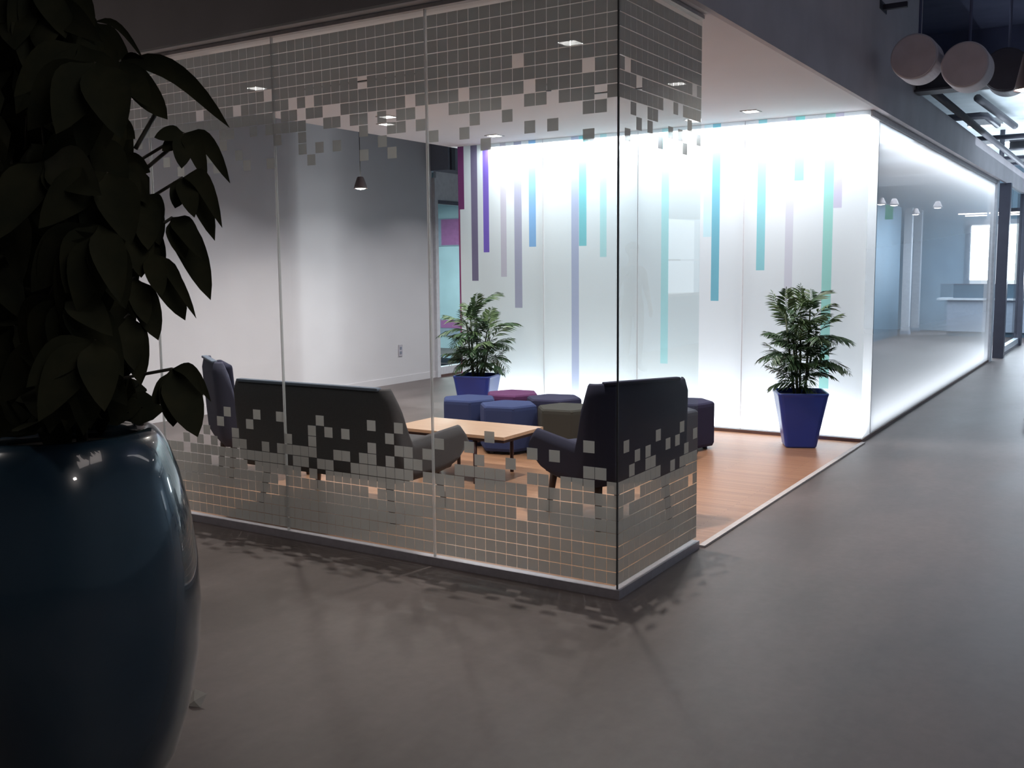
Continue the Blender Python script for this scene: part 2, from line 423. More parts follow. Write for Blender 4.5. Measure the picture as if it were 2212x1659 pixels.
area('shop_light', (-10.0, 13.2, 2.7), 1.2, 190, (0.85, 0.96, 1.0))
po = thing('poster', 'grey and magenta poster on the mint wall behind the shopfront glass', 'poster', (-11.25, 15.49, 1.94))
mesh_obj('print', boxv(-0.55, 0.55, -0.01, 0.0, 0, 0.52), BF, 'poster_grey', po)
mesh_obj('print_patch', boxv(-0.05, 0.55, -0.016, -0.011, 0.02, 0.50), BF, 'poster_magenta', po)
po2 = thing('poster', 'small grey notice low on the mint wall, partly behind the left palm', 'poster', (-11.25, 15.49, 0.24))
mesh_obj('print', boxv(-0.5, 0.45, -0.01, 0.0, 0, 0.32), BF, 'poster_grey', po2)
mesh_obj('print_patch', boxv(-0.1, 0.35, -0.016, -0.011, 0.15, 0.30), BF, 'poster_magenta', po2)
cb = thing('low_cabinet', 'low dark blue-grey cabinet with a pale shelf line behind the shopfront glass', 'cabinet', (-9.2, 12.35, 0))
mesh_obj('body', boxv(-1.0, 1.0, -0.2, 0.2, 0, 0.085), BF, 'box_dark', cb)
mesh_obj('shelf', boxv(-1.0, 1.0, -0.215, 0.2, 0.087, 0.097), BF, 'frame_white', cb)
mesh_obj('top', boxv(-1.0, 1.0, -0.2, 0.2, 0.099, 0.175), BF, 'box_dark', cb)
ol = thing('wall_outlet', 'small grey power outlet low on the white left wall', 'outlet', (XW, 10.41, 0.435))
mesh_obj('plate', boxv(0.0, 0.012, -0.04, 0.04, -0.075, 0.075), BF, 'outlet_plastic', ol)
for dz in (-0.03, 0.03): mesh_obj('socket', boxv(0.012, 0.016, -0.018, 0.018, dz - 0.018, dz + 0.018), BF, 'header_grey', ol)

# ------------------------------------------------------------------ light wall (striped, backlit) and its cavity
cav = [('cavity_floor', (XL, XC, YB + 0.01, YB + 0.34, 0.0, 0.03)), ('cavity_top', (XL, XC, YB + 0.01, YB + 0.34, ZT - 0.012, ZT - 0.002)),
       ('cavity_back', (XL, XC, YB + 0.34, YB + 0.36, 0.0, ZT - 0.002))]
pbr('cavity_white', (0.27, 0.285, 0.30), 0.8)
for n_, b_ in cav: struct('wall_lightbox_' + n_.split('_')[1], b_, 'cavity_white')
struct('baseboard_lightbox', (XL, XC + 0.01, YB - 0.012, YB - 0.001, 0.0, 0.035), 'trim_brown')
struct('baseboard_right', (XC - 0.0, XC + 0.012, YB, YF, 0.0, 0.03), 'trim_brown')
ST = [(-6.088, -6.012, 2.121, (0.20, 0.05, 0.16)), (-6.088, -6.066, 0.30, (0.28, 0.07, 0.17)), (-5.925, -5.845, 1.38, (0.20, 0.17, 0.27)),
      (-5.776, -5.706, 1.672, (0.20, 0.13, 0.52)), (-5.565, -5.495, 1.42, (0.60, 0.57, 0.66)), (-5.40, -5.312, 1.105, (0.42, 0.42, 0.54)),
      (-5.227, -5.146, 1.718, (0.26, 0.46, 0.74)), (-4.744, -4.662, 0.035, (0.46, 0.50, 0.66)), (-4.660, -4.577, 1.715, (0.24, 0.58, 0.63)),
      (-4.431, -4.361, 1.605, (0.50, 0.76, 0.78)), (-3.795, -3.721, 0.603, (0.50, 0.80, 0.82)), (-3.385, -3.308, 1.77, (0.62, 0.82, 0.86)),
      (-3.306, -3.231, 1.194, (0.20, 0.48, 0.58)), (-2.889, -2.814, 1.466, (0.30, 0.62, 0.67)), (-2.636, -2.568, 1.20, (0.66, 0.66, 0.73)),
      (-2.566, -2.487, 2.226, (0.30, 0.75, 0.72)), (-2.313, -2.233, 0.45, (0.36, 0.68, 0.62)), (-2.232, -2.163, 1.983, (0.58, 0.56, 0.68))]
SN = ['dark maroon', 'thin maroon', 'charcoal violet', 'violet', 'pale lilac', 'lilac grey', 'blue', 'slate blue', 'teal', 'pale teal', 'pale aqua', 'pale blue',
      'deep teal', 'bright teal', 'pale grey', 'short aqua', 'sea green', 'mauve']
def panel(name, parent, cells, mat, thick=0.008):
    """thin front sheet made of rectangles (x0,x1,z0,z1), with side edges"""
    vs, fs = [], []
    for x0, x1, z0, z1 in cells:
        n = len(vs)
        vs += [(x0, 0, z0), (x1, 0, z0), (x1, 0, z1), (x0, 0, z1)]
        fs.append((n, n + 1, n + 2, n + 3))
    o = mesh_obj(name, vs, fs, mat, parent)
    return o
JX = [-6.09, -5.063, -4.035, -3.008, XC]
PW = ['leftmost, with maroon and violet stripes', 'second from left, with slate and teal stripes', 'second from right, with deep teal stripe', 'rightmost, behind the right palm']
for i in range(4):
    x0, x1 = JX[i] + 0.003, JX[i + 1] - (0.003 if i < 3 else 0.0005)
    p = thing('light_panel', 'tall backlit white panel of the striped wall, ' + PW[i], 'light panel', ((x0 + x1) / 2, YB, 0.035), 0, 'backlit panels of the striped wall')
    cx = (x0 + x1) / 2; zt = ZT - 0.035 - 0.004
    xs = sorted([x0, x1] + [a for s in ST for a in s[:2] if x0 < a < x1])
    cells = []
    for a, b in zip(xs[:-1], xs[1:]):
        if b - a < 0.0005: continue
        mid = (a + b) / 2; zb = None
        for s in ST:
            if s[0] < mid < s[1]: zb = min(zb, s[2]) if zb is not None else s[2]
        if zb is None: cells.append((a - cx, b - cx, 0, zt))
        elif zb - 0.035 > 0.01: cells.append((a - cx, b - cx, 0, zb - 0.035))
    panel('sheet', p, cells, 'panel_white')
    for k, s in enumerate(ST):
        if not (x0 <= (s[0] + s[1]) / 2 <= x1): continue
        mn = 'stripe_%d' % k
        if mn not in MATS: backlit(mn, s[3])
        a, b = max(s[0], x0), min(s[1], x1)
        top = zt
        if k == 1: top = ST[0][2] - 0.035
        if k == 0: pass
        q = panel('stripe', p, [(a - cx, b - cx, max(0, s[2] - 0.035), top)], mn)
        q['label'] = SN[k] + ' stripe'
# joints between panels
for i in (1, 2, 3):
    struct('trim_%d' % (i + 3), (JX[i] - 0.003, JX[i] + 0.003, YB + 0.001, YB + 0.008, 0.035, ZT - 0.002), 'frame_white')
# side glass of the meeting room
rg = thing('glass_wall_panel', 'meeting room glass wall along the corridor, white film fading out at eye level', 'glass panel', (XC, (YB + YF) / 2, 0.0))
L2 = (YF - YB) / 2
mesh_obj('pane', [(0, -L2 + 0.001, 0.03), (0, L2, 0.03), (0, L2, ZT - 0.004), (0, -L2 + 0.001, ZT - 0.004)], [(0, 1, 2, 3)], 'gradient_glass', rg)
mesh_obj('head_channel', boxv(-0.03, 0.015, -L2 + 0.02, L2, ZT - 0.05, ZT - 0.003), BF, 'trim_white', rg)
area('room_tube_top', (XC - 0.12, 12.80, ZT - 0.06), 0.06, 60 * K, (0.88, 0.93, 1.0), None, 8.1)
area('room_tube_bottom', (XC - 0.14, 12.80, 0.03), 0.06, 42 * K, (0.88, 0.93, 1.0), None, 8.1, up=True)
area('room_light', (-3.3, 19.5, 2.7), 1.2, 210 * K, (0.80, 0.90, 1.0), size_y=5.0)
# far storefront past the meeting room
fr = box('window_4', (XC - 0.02, XC + 0.14, 17.62, 17.78, 0, ZT), 'mullion_dark'); fr['kind'] = 'structure'
def frp(nm, b, mat):
    o = box(nm, b, mat, fr); o.location = Vector(((b[0] + b[1]) / 2, (b[2] + b[3]) / 2, b[4])) - fr.location; return o
frp('mullion', (XC + 0.0, XC + 0.12, 20.55, 20.75, 0, ZT), 'mullion_dark')
frp('sill_rail', (XC + 0.01, XC + 0.09, 17.78, 20.55, 0.0, 0.05), 'mullion_dark')
frp('sill_rail', (XC + 0.0, XC + 0.08, 17.78, 20.55, 0.05, 0.14), 'counter_top')
frp('pane', (XC + 0.03, XC + 0.042, 17.78, 20.55, 0.14, ZT), 'pane_glass')
struct('wall_end_post', (XC - 0.10, XC + 0.03, YF + 0.0, YF + 0.24, 0, ZT), 'frame_white')
# inside the room
struct('wall_room_blue', (-4.62, -4.40, 15.5, 22.6, 0, 2.72), 'dark_blue_wall')
struct('wall_room_back', (-7.5, -4.62, 15.5, 15.7, 0, ZT), 'pale_blue_wall')
for y_ in (23.0, 24.1):
    c = thing('column', 'slim pale %s column beyond the dark blue wall of the meeting room' % ('nearer' if y_ < 24 else 'farther'), 'column', (-4.32, y_, 0))
    mesh_obj('shaft', boxv(-0.08, 0.08, -0.08, 0.08, 0.08, 2.72), BF, 'frame_white', c)
    mesh_obj('base', boxv(-0.095, 0.095, -0.095, 0.095, 0.0, 0.08), BF, 'counter_grey', c)
rc = thing('reception_counter', 'long grey reception counter with a pale top at the far end', 'counter', (-1.9, 23.0, 0))
mesh_obj('front', boxv(-1.55, 1.5, -0.25, 0.3, 0.10, 0.76), BF, 'counter_grey', rc)
mesh_obj('plinth', boxv(-1.50, 1.45, -0.2, 0.3, 0.0, 0.10), BF, 'box_dark', rc)
mesh_obj('counter_top', boxv(-1.75, 1.6, -0.32, 0.34, 0.76, 0.80), BF, 'counter_top', rc)
db = thing('screen_box', 'long dark grey privacy screen standing on the far reception counter', 'screen', (-1.7, 22.85, 0.80))
mesh_obj('panel', boxv(-1.65, 1.4, -0.03, 0.03, 0.0, 0.28), BF, 'box_dark', db)
mesh_obj('top_rail', boxv(-1.65, 1.4, -0.035, 0.035, 0.28, 0.295), BF, 'mullion_dark', db)
ex = thing('exit_sign', 'small green lit sign hanging above the dark blue wall', 'sign', (-4.2, 20.4, 2.52))
mesh_obj('face', boxv(-0.07, 0.07, -0.02, 0.02, -0.14, 0.14), BF, 'exit_green', ex)
mesh_obj('hanger', boxv(-0.01, 0.01, -0.01, 0.01, 0.14, ZC - 2.52), BF, 'cord_black', ex)

# ------------------------------------------------------------------ soffit fittings
DL = [(-2.80, 5.10, 'above the right armchair'), (-5.28, 5.09, 'at the far left behind the frosted squares'), (-2.80, 6.63, 'behind the short glass pane'),
      (-5.38, 6.64, 'upper of the pair left of the middle joint'), (-5.31, 8.16, 'beside the left palm end of the striped wall'),
      (-2.79, 8.15, 'nearest the right end of the striped wall'), (-5.65, 6.97, 'lower of the pair left of the middle joint, added for a reflection in the glass')]  # last one stands in for a lamp's reflection in the glass
def downlight(x, y, where):
    t = thing('downlight', 'square recessed ceiling downlight ' + where, 'ceiling light', (x, y, ZT), 0, 'recessed downlights over the lounge')
    fr_ = []
    for b in ((-0.07, 0.07, -0.07, -0.055), (-0.07, 0.07, 0.055, 0.07), (-0.07, -0.055, -0.055, 0.055), (0.055, 0.07, -0.055, 0.055)):
        fr_.append(b)
    vs, fs = [], []
    for b in fr_:
        n = len(vs); vs += boxv(b[0], b[1], b[2], b[3], -0.006, 0.0); fs += [tuple(i + n for i in f) for f in BF]
    mesh_obj('frame', vs, fs, 'trim_white', t)
    mesh_obj('diffuser', boxv(-0.055, 0.055, -0.055, 0.055, -0.004, -0.001), BF, 'lamp_glow', t)
    area('downlight_beam', (x, y, ZT - 0.02), 0.1, (34 if y < 6 else 17) * K, (1.0, 0.88, 0.82), (x, y, 0), spread=2.5)
for d in DL: downlight(*d)
for nm, b in (('left', (-5.05, -4.06, 5.28, 5.34)), ('right', (-3.52, -2.95, 6.62, 6.68))):
    t = thing('slot_diffuser', 'thin dark linear air slot in the lounge ceiling, ' + nm + ' one', 'air vent', ((b[0] + b[1]) / 2, (b[2] + b[3]) / 2, ZT))
    hx, hy = (b[1] - b[0]) / 2, (b[3] - b[2]) / 2
    mesh_obj('slot', boxv(-hx, hx, -hy * 0.3, hy * 0.3, -0.004, 0), BF, 'cord_black', t)
    mesh_obj('frame', boxv(-hx - .01, hx + .01, hy * 0.3, hy, -0.006, 0), BF, 'trim_white', t)
sp_ = thing('sprinkler', 'tiny sprinkler head in the ceiling near the glass corner', 'sprinkler', (-3.55, 6.15, ZT))
lathe('plate', [(0.04, 0), (0.03, -0.01)], 'trim_white', sp_, 16)
lathe('nozzle', [(0.008, -0.01), (0.008, -0.04), (0.02, -0.042), (0.02, -0.046)], 'steel_dark', sp_, 10)

# ------------------------------------------------------------------ glass partition with frosted squares
RE = [-1.947, -2.993, -4.020, -5.047, -6.074]
PAT = {0: {11: [11, 2], 10: [16, 13, 7, 5], 9: [12, 9, 2, 1], 8: [14, 13, 12, 11, 10, 7, 6, 4, 3, 2, 0], 'h': [(13, 7), (7, 7), (2, 6), (8, 5)]},
       1: {11: [12, 6, 3], 10: [13, 11, 9, 4], 9: [16, 13, 6, 3, 2, 0], 8: [16, 15, 14, 13, 10, 9, 7, 6, 4, 2, 1], 'h': [(16, 7), (13, 7), (10, 7), (9, 7), (1, 7), (14, 6), (12, 6), (6, 5)]},
       2: {11: [7, 3, 0, 12], 10: [8, 4, 14], 9: [6, 12, 10], 8: [6, 5, 2, 0, 9, 11, 13], 'h': [(4, 6), (0, 5), (13, 7), (9, 6)]},
       3: {11: [12, 6], 10: [13, 9, 4], 9: [16, 13, 6, 3], 8: [16, 15, 13, 10, 9, 7, 4, 2, 1], 'h': [(16, 7), (9, 7), (6, 5)]},
       4: {11: [11, 2], 10: [16, 7], 9: [12, 9, 2], 8: [14, 13, 11, 10, 7, 4, 3, 0], 'h': [(13, 7), (8, 5)]},
       's': {11: [1, 7, 12], 10: [3, 5, 9, 11, 15], 9: [2, 5, 6, 13], 8: [0, 1, 2, 3, 4, 5, 6, 7, 10, 12, 13, 14, 15], 'h': [(3, 7), (1, 6), (14, 6)]}}
def cells_of(key, ncol):
    P = PAT[key]; out = []
    for low in range(0, 12):
        for c in range(ncol):
            ok = (c in P[low]) if low >= 8 else ((c, low) not in P['h'])
            if ok:
                if low > 0: out.append((c, 0.029 + 0.06 * low))
                zt = 0.029 + 0.06 * (45 - low + 0.22)
                if zt + 0.028 < ZT - 0.01: out.append((c, zt))
    return out
sqm = bpy.data.meshes.new('frosted_square')
sqm.from_pydata(boxv(-0.0289, 0.0289, -0.0007, 0.0, -0.0280, 0.0280), [], BF); sqm.materials.append(MATS['frost_film'])
GZ0, GZ1 = 0.02, ZT - 0.006
PL = ['glass pane at the corner, right end of the long partition', 'glass pane second from the corner of the long partition', 'glass pane third from the corner, by the left armchair',
      'glass pane fourth from the corner, mostly behind the tall plant', 'glass pane at the left end, hidden by the tall plant']
ends = [XC, -2.990, -4.018, -5.045, -6.071, -7.10]
for i in range(5):
    x1, x0 = ends[i] - (0.004 if i else 0.013), ends[i + 1] + 0.004
    cx = (x0 + x1) / 2
    g = thing('glass_pane', PL[i], 'glass panel', (cx, YG, 0), 0, 'panes of the glass partition')
    h = (x1 - x0) / 2
    mesh_obj('pane', boxv(-h, h, 0.0, 0.012, GZ0, GZ1), BF, 'pane_glass', g)
    mesh_obj('base_channel', boxv(-h - 0.004, h + (0.004 if i else 0.031), -0.018, 0.030, 0.0, 0.042), BF, 'aluminium', g)
    mesh_obj('head_channel', boxv(-h - 0.004, h + (0.004 if i else 0.025), -0.012, 0.024, ZT - 0.022, ZT - 0.004), BF, 'trim_white', g)
    cl = cells_of(i, 17)
    if i < 3:
        for c, z in cl:
            o = bpy.data.objects.new('frosted_square', sqm); COL.objects.link(o); o.parent = g
            o.location = (RE[i] - 0.0605 * (c + 0.5) - cx, -0.0008, z)
    else:
        vs, fs = [], []
        for c, z in cl:
            n = len(vs); xx = RE[i] - 0.0605 * (c + 0.5) - cx
            vs += boxv(xx - 0.0283, xx + 0.0283, -0.0015, -0.0008, z - 0.0272, z + 0.0272); fs += [tuple(k + n for k in f) for f in BF]
        mesh_obj('frosted_squares', vs, fs, 'frost_film', g, kind='stuff')
    if i:
        mesh_obj('joint_seal', boxv(h, h + 0.008, -0.001, 0.013, 0.042, ZT - 0.022), BF, 'seal_light', g)
g = thing('glass_pane', 'narrow return glass pane at the corner, facing the corridor', 'glass panel', (XC, (YG + YE) / 2, 0), 0, 'panes of the glass partition')
h = (YE - YG) / 2
mesh_obj('pane', boxv(-0.012, 0.0, -h + 0.012, h, GZ0, GZ1), BF, 'pane_glass', g)
mesh_obj('base_channel', boxv(-0.03, 0.018, -h + 0.0305, h, 0.0, 0.042), BF, 'aluminium', g)
mesh_obj('head_channel', boxv(-0.024, 0.012, -h + 0.0245, h, ZT - 0.022, ZT - 0.004), BF, 'trim_white', g)
mesh_obj('corner_seal', boxv(-0.005, 0.002, -h - 0.002, -h + 0.006, 0.042, ZT - 0.022), BF, 'seal_dark', g)
sqm2 = bpy.data.meshes.new('frosted_square_side')
sqm2.from_pydata(boxv(0.0, 0.0007, -0.0285, 0.0285, -0.0280, 0.0280), [], BF); sqm2.materials.append(MATS['frost_film'])
for c, z in cells_of('s', 16):
    o = bpy.data.objects.new('frosted_square', sqm2); COL.objects.link(o); o.parent = g
    o.location = (0.0002, -h + 0.0595 * (c + 0.5), z)

# ------------------------------------------------------------------ lounge seating
def shell_mesh(W, D, H, arm=0.53, th=0.055, zb=0.27, lean=0.12, taper=0.05):
    """upholstered shell: back and both arms as one swept wall; faces +y"""
    rc = 0.075; hw, hd = W / 2, D / 2
    path = []
    def add(x, y, nx, ny, s): path.append((x, y, nx, ny, s))
    ns = 26
    for i in range(ns):                      # right arm, front to back
        t = i / (ns - 1); y = hd - t * (D - rc); add(hw, y, 1, 0, y)
    for i in range(1, 7):
        a = i / 6 * PI / 2; add(hw - rc + rc * math.cos(a), -hd + rc - rc * math.sin(a), math.cos(a), -math.sin(a), None)
    nb = 9
    for i in range(1, nb):
        t = i / nb; x = (hw - rc) * (1 - 2 * t); add(x, -hd, 0, -1, None)
    for i in range(6, -1, -1):
        a = i / 6 * PI / 2; add(-(hw - rc + rc * math.cos(a)), -hd + rc - rc * math.sin(a), -math.cos(a), -math.sin(a), None)
    for i in range(ns - 2, -1, -1):
        t = i / (ns - 1); y = hd - t * (D - rc); add(-hw, y, -1, 0, y)
    def top(y):
        yb = -hd + rc
        if y is None: return H
        t = (y - yb) / 0.075
        if t < 1:
            t = max(0, t); k = t * t * (3 - 2 * t); return H - (H - 0.50) * k
        f = (y - yb - 0.075) / (hd - yb - 0.075)
        z = 0.50 + (arm - 0.50) * f
        if f > 0.86: z -= 0.09 * ((f - 0.86) / 0.14) ** 2
        return z
    nt = 9
    vs = []
    prof = [(-0.30, 0.02), (-0.06, 0.0)] + [(0, k / (nt - 1)) for k in range(nt)]
    cols = []
    for (x, y, nx, ny, s) in path:
        zt = top(s)
        col_o, col_i = [], []
        backish = 1.0 if s is None else max(0.0, 1 - (s + hd - rc) / 0.14)
        fw = 0.0 if s is None else max(0.0, (s - 0.0) / hd)
        for k in range(nt + 1):
            t = k / nt
            zbot = zb + 0.05 * (fw ** 2)
            z = zbot + (zt - zbot) * t
            off = 0.0
            if t < 0.14: off = -0.035 * (1 - t / 0.14) ** 2
            if t > 0.93: off = -0.018 * ((t - 0.93) / 0.07) ** 2
            ly = -lean * backish * max(0, z - 0.35) / (H - 0.35)
            tx = 0.0
            if backish > 0: tx = -taper * backish * max(0, z - 0.45) / (H - 0.45) * (1 if x > 0 else -1) * min(1, abs(x) / hw)
            # lower front corners of the arms pull back
            fy = -0.13 * (fw ** 3) * max(0, 1 - t * 1.25)
            col_o.append(Vector((x + nx * off + tx, y + ny * off + ly + fy, z)))
            oi = th + off * 0.5
            col_i.append(Vector((x - nx * (th - (0.015 if t > 0.93 else 0)) + tx, y - ny * (th - (0.015 if t > 0.93 else 0)) + ly + fy, z)))
        mid = (col_o[-1] + col_i[-1]) / 2 + Vector((0, 0, 0.012))
        cols.append(col_o + [mid] + col_i[::-1])
    m_ = len(cols[0]); n = len(cols)
    for c in cols: vs += c
    fs = []
    for i in range(n - 1):
        for k in range(m_):
            k2 = (k + 1) % m_
            fs.append((i * m_ + k, i * m_ + k2, (i + 1) * m_ + k2, (i + 1) * m_ + k))
    fs.append(tuple(range(m_))); fs.append(tuple(((n - 1) * m_ + k) for k in range(m_))[::-1])
    return vs, fs
def rbox(name, b, mat, parent, r=0.04, tilt=0.0):
    o = box(name, b, mat, parent, bevel=r, seg=4); o.rotation_euler = (tilt, 0, 0); return o
def seat(name, label, cat, loc, face, W, D, H, m_out, m_in, lx, ly, m_top=None, double=False, group=None, lean=0.07, taper=0.04):
    rz = math.atan2(face[1], face[0]) - PI / 2
    t = thing(name, label, cat, (loc[0], loc[1], 0), rz, group)
    vs, fs = shell_mesh(W, D, H, lean=lean, taper=taper)
    s = mesh_obj('shell', vs, fs, m_out, t, True)
    rbox('seat_base', (-W / 2 + 0.05, W / 2 - 0.05, -D / 2 + 0.05, D / 2 - 0.10, 0.27, 0.36), m_out, t, 0.03)
    n = 2 if double else 1
    wi = (W - 0.13) / n; wb = (W - 0.22) / n
    for k in range(n):
        x0 = -W / 2 + 0.065 + k * wi; x1 = -W / 2 + 0.11 + k * wb
        rbox('seat_cushion', (x0 + 0.004, x0 + wi - 0.004, -D / 2 + 0.10, D / 2 - 0.03, 0.355, 0.445), m_in, t, 0.035)
        q = rbox('back_cushion', (x1 + 0.004, x1 + wb - 0.004, -D / 2 + 0.068, -D / 2 + 0.13, 0.44, H - 0.015), m_in, t, 0.03, lean / 0.5)
        q.location.y += 0.015
    mt_ = m_top or m_out
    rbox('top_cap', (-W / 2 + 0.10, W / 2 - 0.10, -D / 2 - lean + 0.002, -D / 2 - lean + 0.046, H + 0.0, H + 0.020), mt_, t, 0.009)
    for sx in (-1, 1):
        for sy in (-1, 1):
            x, y = sx * lx, sy * ly
            tube('leg', [(x * 0.90, y * 0.86, 0.30), (x, y, 0.0)], [0.026, 0.016], 'leg_wood', t, 12)
    return t
seat('loveseat', 'dark grey two-seat sofa with its back to the long glass pane', 'sofa', (-4.205, 4.745), (0, 1), 1.34, 0.70, 0.815, 'sofa_grey', 'sofa_grey', 0.545, 0.265, 'sofa_top_lit', True, None, 0.065, 0.03)
seat('armchair', 'dark navy armchair behind the glass corner, facing away to the left', 'armchair', (-2.667, 5.314), (-0.87, 0.49), 0.72, 0.68, 0.85, 'sofa_navy', 'sofa_navy', 0.255, 0.28, None, False, None, 0.025, 0.01)
seat('armchair', 'blue-grey armchair at the left end, turned beside the sofa', 'armchair', (-5.50, 5.23), (0.55, 0.83), 0.72, 0.70, 0.86, 'chair_blue', 'sofa_navy', 0.255, 0.28, 'sofa_top_lit', False, None, 0.035, 0.02)

ct = thing('coffee_table', 'low rectangular oak coffee table on dark slim legs in front of the sofa', 'table', (-4.115, 5.90, 0))
mesh_obj('tabletop', boxv(-0.496, 0.496, -0.265, 0.265, 0.338, 0.36), BF, 'oak', ct)
mesh_obj('edge_band', boxv(-0.49, 0.49, -0.259, 0.259, 0.318, 0.3375), BF, 'table_edge', ct)
for sx in (-0.24, 0.24):
    for sy in (-0.24, 0.24):
        tube('leg', [(sx, sy, 0.318), (sx, sy, 0.0)], 0.014, 'steel_burgundy', ct, 10)
    mesh_obj('cross_bar', boxv(sx - 0.012, sx + 0.012, -0.225, 0.225, 0.30, 0.318), BF, 'steel_burgundy', ct)

def stool(x, y, rot, mt, label, w=0.245, h=0.40):
    t = thing('stool', label, 'stool', (x, y, 0), rot, 'hexagonal stools in front of the light wall')
    bm = bmesh.new()
    rings = [(w * 0.95, 0.035), (w, 0.06), (w, h - 0.035), (w * 0.985, h - 0.012), (w * 0.93, h)]
    rv = []
    for r, z in rings:
        rv.append([bm.verts.new((r * math.cos(PI / 3 * k + dk), r * math.sin(PI / 3 * k + dk), z)) for k in range(6) for dk in (-0.05, 0.05)])
    for a, b in zip(rv[:-1], rv[1:]):
        for k in range(12): bm.faces.new((a[k], a[(k + 1) % 12], b[(k + 1) % 12], b[k]))
    bm.faces.new(rv[0][::-1]); bm.faces.new(rv[-1])
    me = bpy.data.meshes.new('upholstery'); bm.to_mesh(me); bm.free()
    link_mesh('upholstery', me, mt, t)
    tube('piping', [(w * 0.99 * math.cos(PI / 3 * k), w * 0.99 * math.sin(PI / 3 * k), h - 0.02) for k in range(7)], 0.005, mt, t, 6)
    for k in range(3):
        a = PI / 3 * (2 * k); lathe('foot', [(0.02, 0), (0.02, 0.035)], 'steel_dark', t, 10, loc=(w * 0.7 * math.cos(a), w * 0.7 * math.sin(a), 0))
    return t
stool(-4.86, 7.02, 0.1, 'stool_blue', 'blue hexagonal stool at the left front of the stool cluster')
stool(-4.72, 7.50, 0.1, 'stool_purple', 'purple hexagonal stool in front of the left palm pot')
stool(-4.36, 6.86, 0.2, 'stool_blue', 'brighter blue hexagonal stool, second from left in front')
stool(-4.235, 7.40, 0.2, 'stool_navy', 'blue hexagonal stool just behind the olive one')
stool(-3.85, 6.93, 0.15, 'stool_olive', 'olive grey hexagonal stool beside the blue ones')
stool(-3.70, 7.47, 0.2, 'stool_olive', 'olive hexagonal stool in the back row, by the navy armchair')
stool(-3.09, 7.16, 0.30, 'stool_slate', 'slate hexagonal stool right of the navy armchair, nearer one')
stool(-3.16, 7.70, 0.25, 'stool_navy', 'dark hexagonal stool nearest the light wall at the right')

# ------------------------------------------------------------------ blue pots and palms
def pot(t, rz, w=0.205, h=0.46):
    def ring(hw, z, r, n=5):
        pts = []
        for cx_, cy_, a0 in ((1, 1, 0), (-1, 1, PI / 2), (-1, -1, PI), (1, -1, 3 * PI / 2)):
            for k in range(n):
                a = a0 + PI / 2 * k / (n - 1)
                pts.append((cx_ * (hw - r) + r * math.cos(a), cy_ * (hw - r) + r * math.sin(a), z))
        return pts
    prof = [(0.118, 0.0, 0.03), (0.128, 0.012, 0.035), (w - 0.006, h - 0.03, 0.04), (w, h - 0.01, 0.04), (w - 0.003, h, 0.04), (w - 0.016, h, 0.035), (w - 0.022, h - 0.045, 0.035)]
    vs = []
    for hw, z, r in prof: vs += ring(hw, z, r)
    n = 20; fs = []
    for i in range(len(prof) - 1):
        for k in range(n):
            k2 = (k + 1) % n; fs.append((i * n + k, i * n + k2, (i + 1) * n + k2, (i + 1) * n + k))
    fs.append(tuple(range(n))[::-1])
    b_ = mesh_obj('pot', vs, fs, 'pot_blue', t); b_.rotation_euler = (0, 0, rz)
    vs = ring(w - 0.023, h - 0.04, 0.03); mesh_obj('soil', vs + [(0, 0, h - 0.02)], [(k, (k + 1) % 20, 20) for k in range(20)], 'soil', b_)
def frond_mesh(name, L, nl, droop, lw, seed, mat):
    rnd = random.Random(seed)
    vs, fs = [], []
    pts = []
    for i in range(13):
        t = i / 12; pts.append(Vector((L * t * (1 - 0.12 * t * t), 0, L * (0.42 * t - droop * t * t))))
    r = 0.0035
    for i, p in enumerate(pts):
        rr = r * (1 - 0.7 * i / 12)
        vs += [p + Vector((0, -rr, 0)), p + Vector((0, rr, 0)), p + Vector((0, 0, rr * 1.3))]
    for i in range(12):
        for k in range(3): fs.append((3 * i + k, 3 * i + (k + 1) % 3, 3 * i + 3 + (k + 1) % 3, 3 * i + 3 + k))
    for j in range(nl):
        t = 0.22 + 0.78 * j / (nl - 1); f = t * 12; i = min(11, int(f)); p = pts[i].lerp(pts[i + 1], f - i)
        tan = (pts[i + 1] - pts[i]).normalized()
        ll = lw * math.sin(PI * (0.18 + 0.72 * t)) * rnd.uniform(0.85, 1.15)
        for s in (-1, 1):
            if j == nl - 1 and s == 1: d = tan.copy()
            else: d = (tan * rnd.uniform(0.55, 0.9) + Vector((0, s, 0)) * 0.8 + Vector((0, 0, rnd.uniform(-0.35, 0.1)))).normalized()
            side = d.cross(Vector((0, 0, 1))).normalized()
            wd = 0.0115 * (ll / 0.12)
            n = len(vs); dr = Vector((0, 0, -1))
            q = [p, p + d * ll * 0.35 + side * wd, p + d * ll * 0.35 - side * wd, p + d * ll * 0.7 + dr * ll * 0.10 + side * wd * 0.8,
                 p + d * ll * 0.7 + dr * ll * 0.10 - side * wd * 0.8, p + d * ll + dr * ll * 0.28, p + d * ll * 0.35 + Vector((0, 0, -0.004)), p + d * ll * 0.7 + dr * (ll * 0.10 + 0.004)]
            vs += q
            fs += [(n, n + 1, n + 6), (n, n + 6, n + 2), (n + 1, n + 3, n + 7, n + 6), (n + 6, n + 7, n + 4, n + 2), (n + 3, n + 5, n + 7), (n + 7, n + 5, n + 4)]
    me = bpy.data.meshes.new(name); me.from_pydata([tuple(v) for v in vs], [], fs); me.materials.append(MATS[mat]); return me
FM = [frond_mesh('frond', L, 13, d, lw, i, 'palm_green') for i, (L, d, lw) in enumerate([(0.36, 0.30, 0.15), (0.42, 0.55, 0.16), (0.30, 0.05, 0.13), (0.46, 0.75, 0.15)])]
FML = [frond_mesh('frond_pale', L, 12, d, lw, 9 + i, 'palm_green_light') for i, (L, d, lw) in enumerate([(0.34, 0.05, 0.13), (0.40, 0.35, 0.14)])]
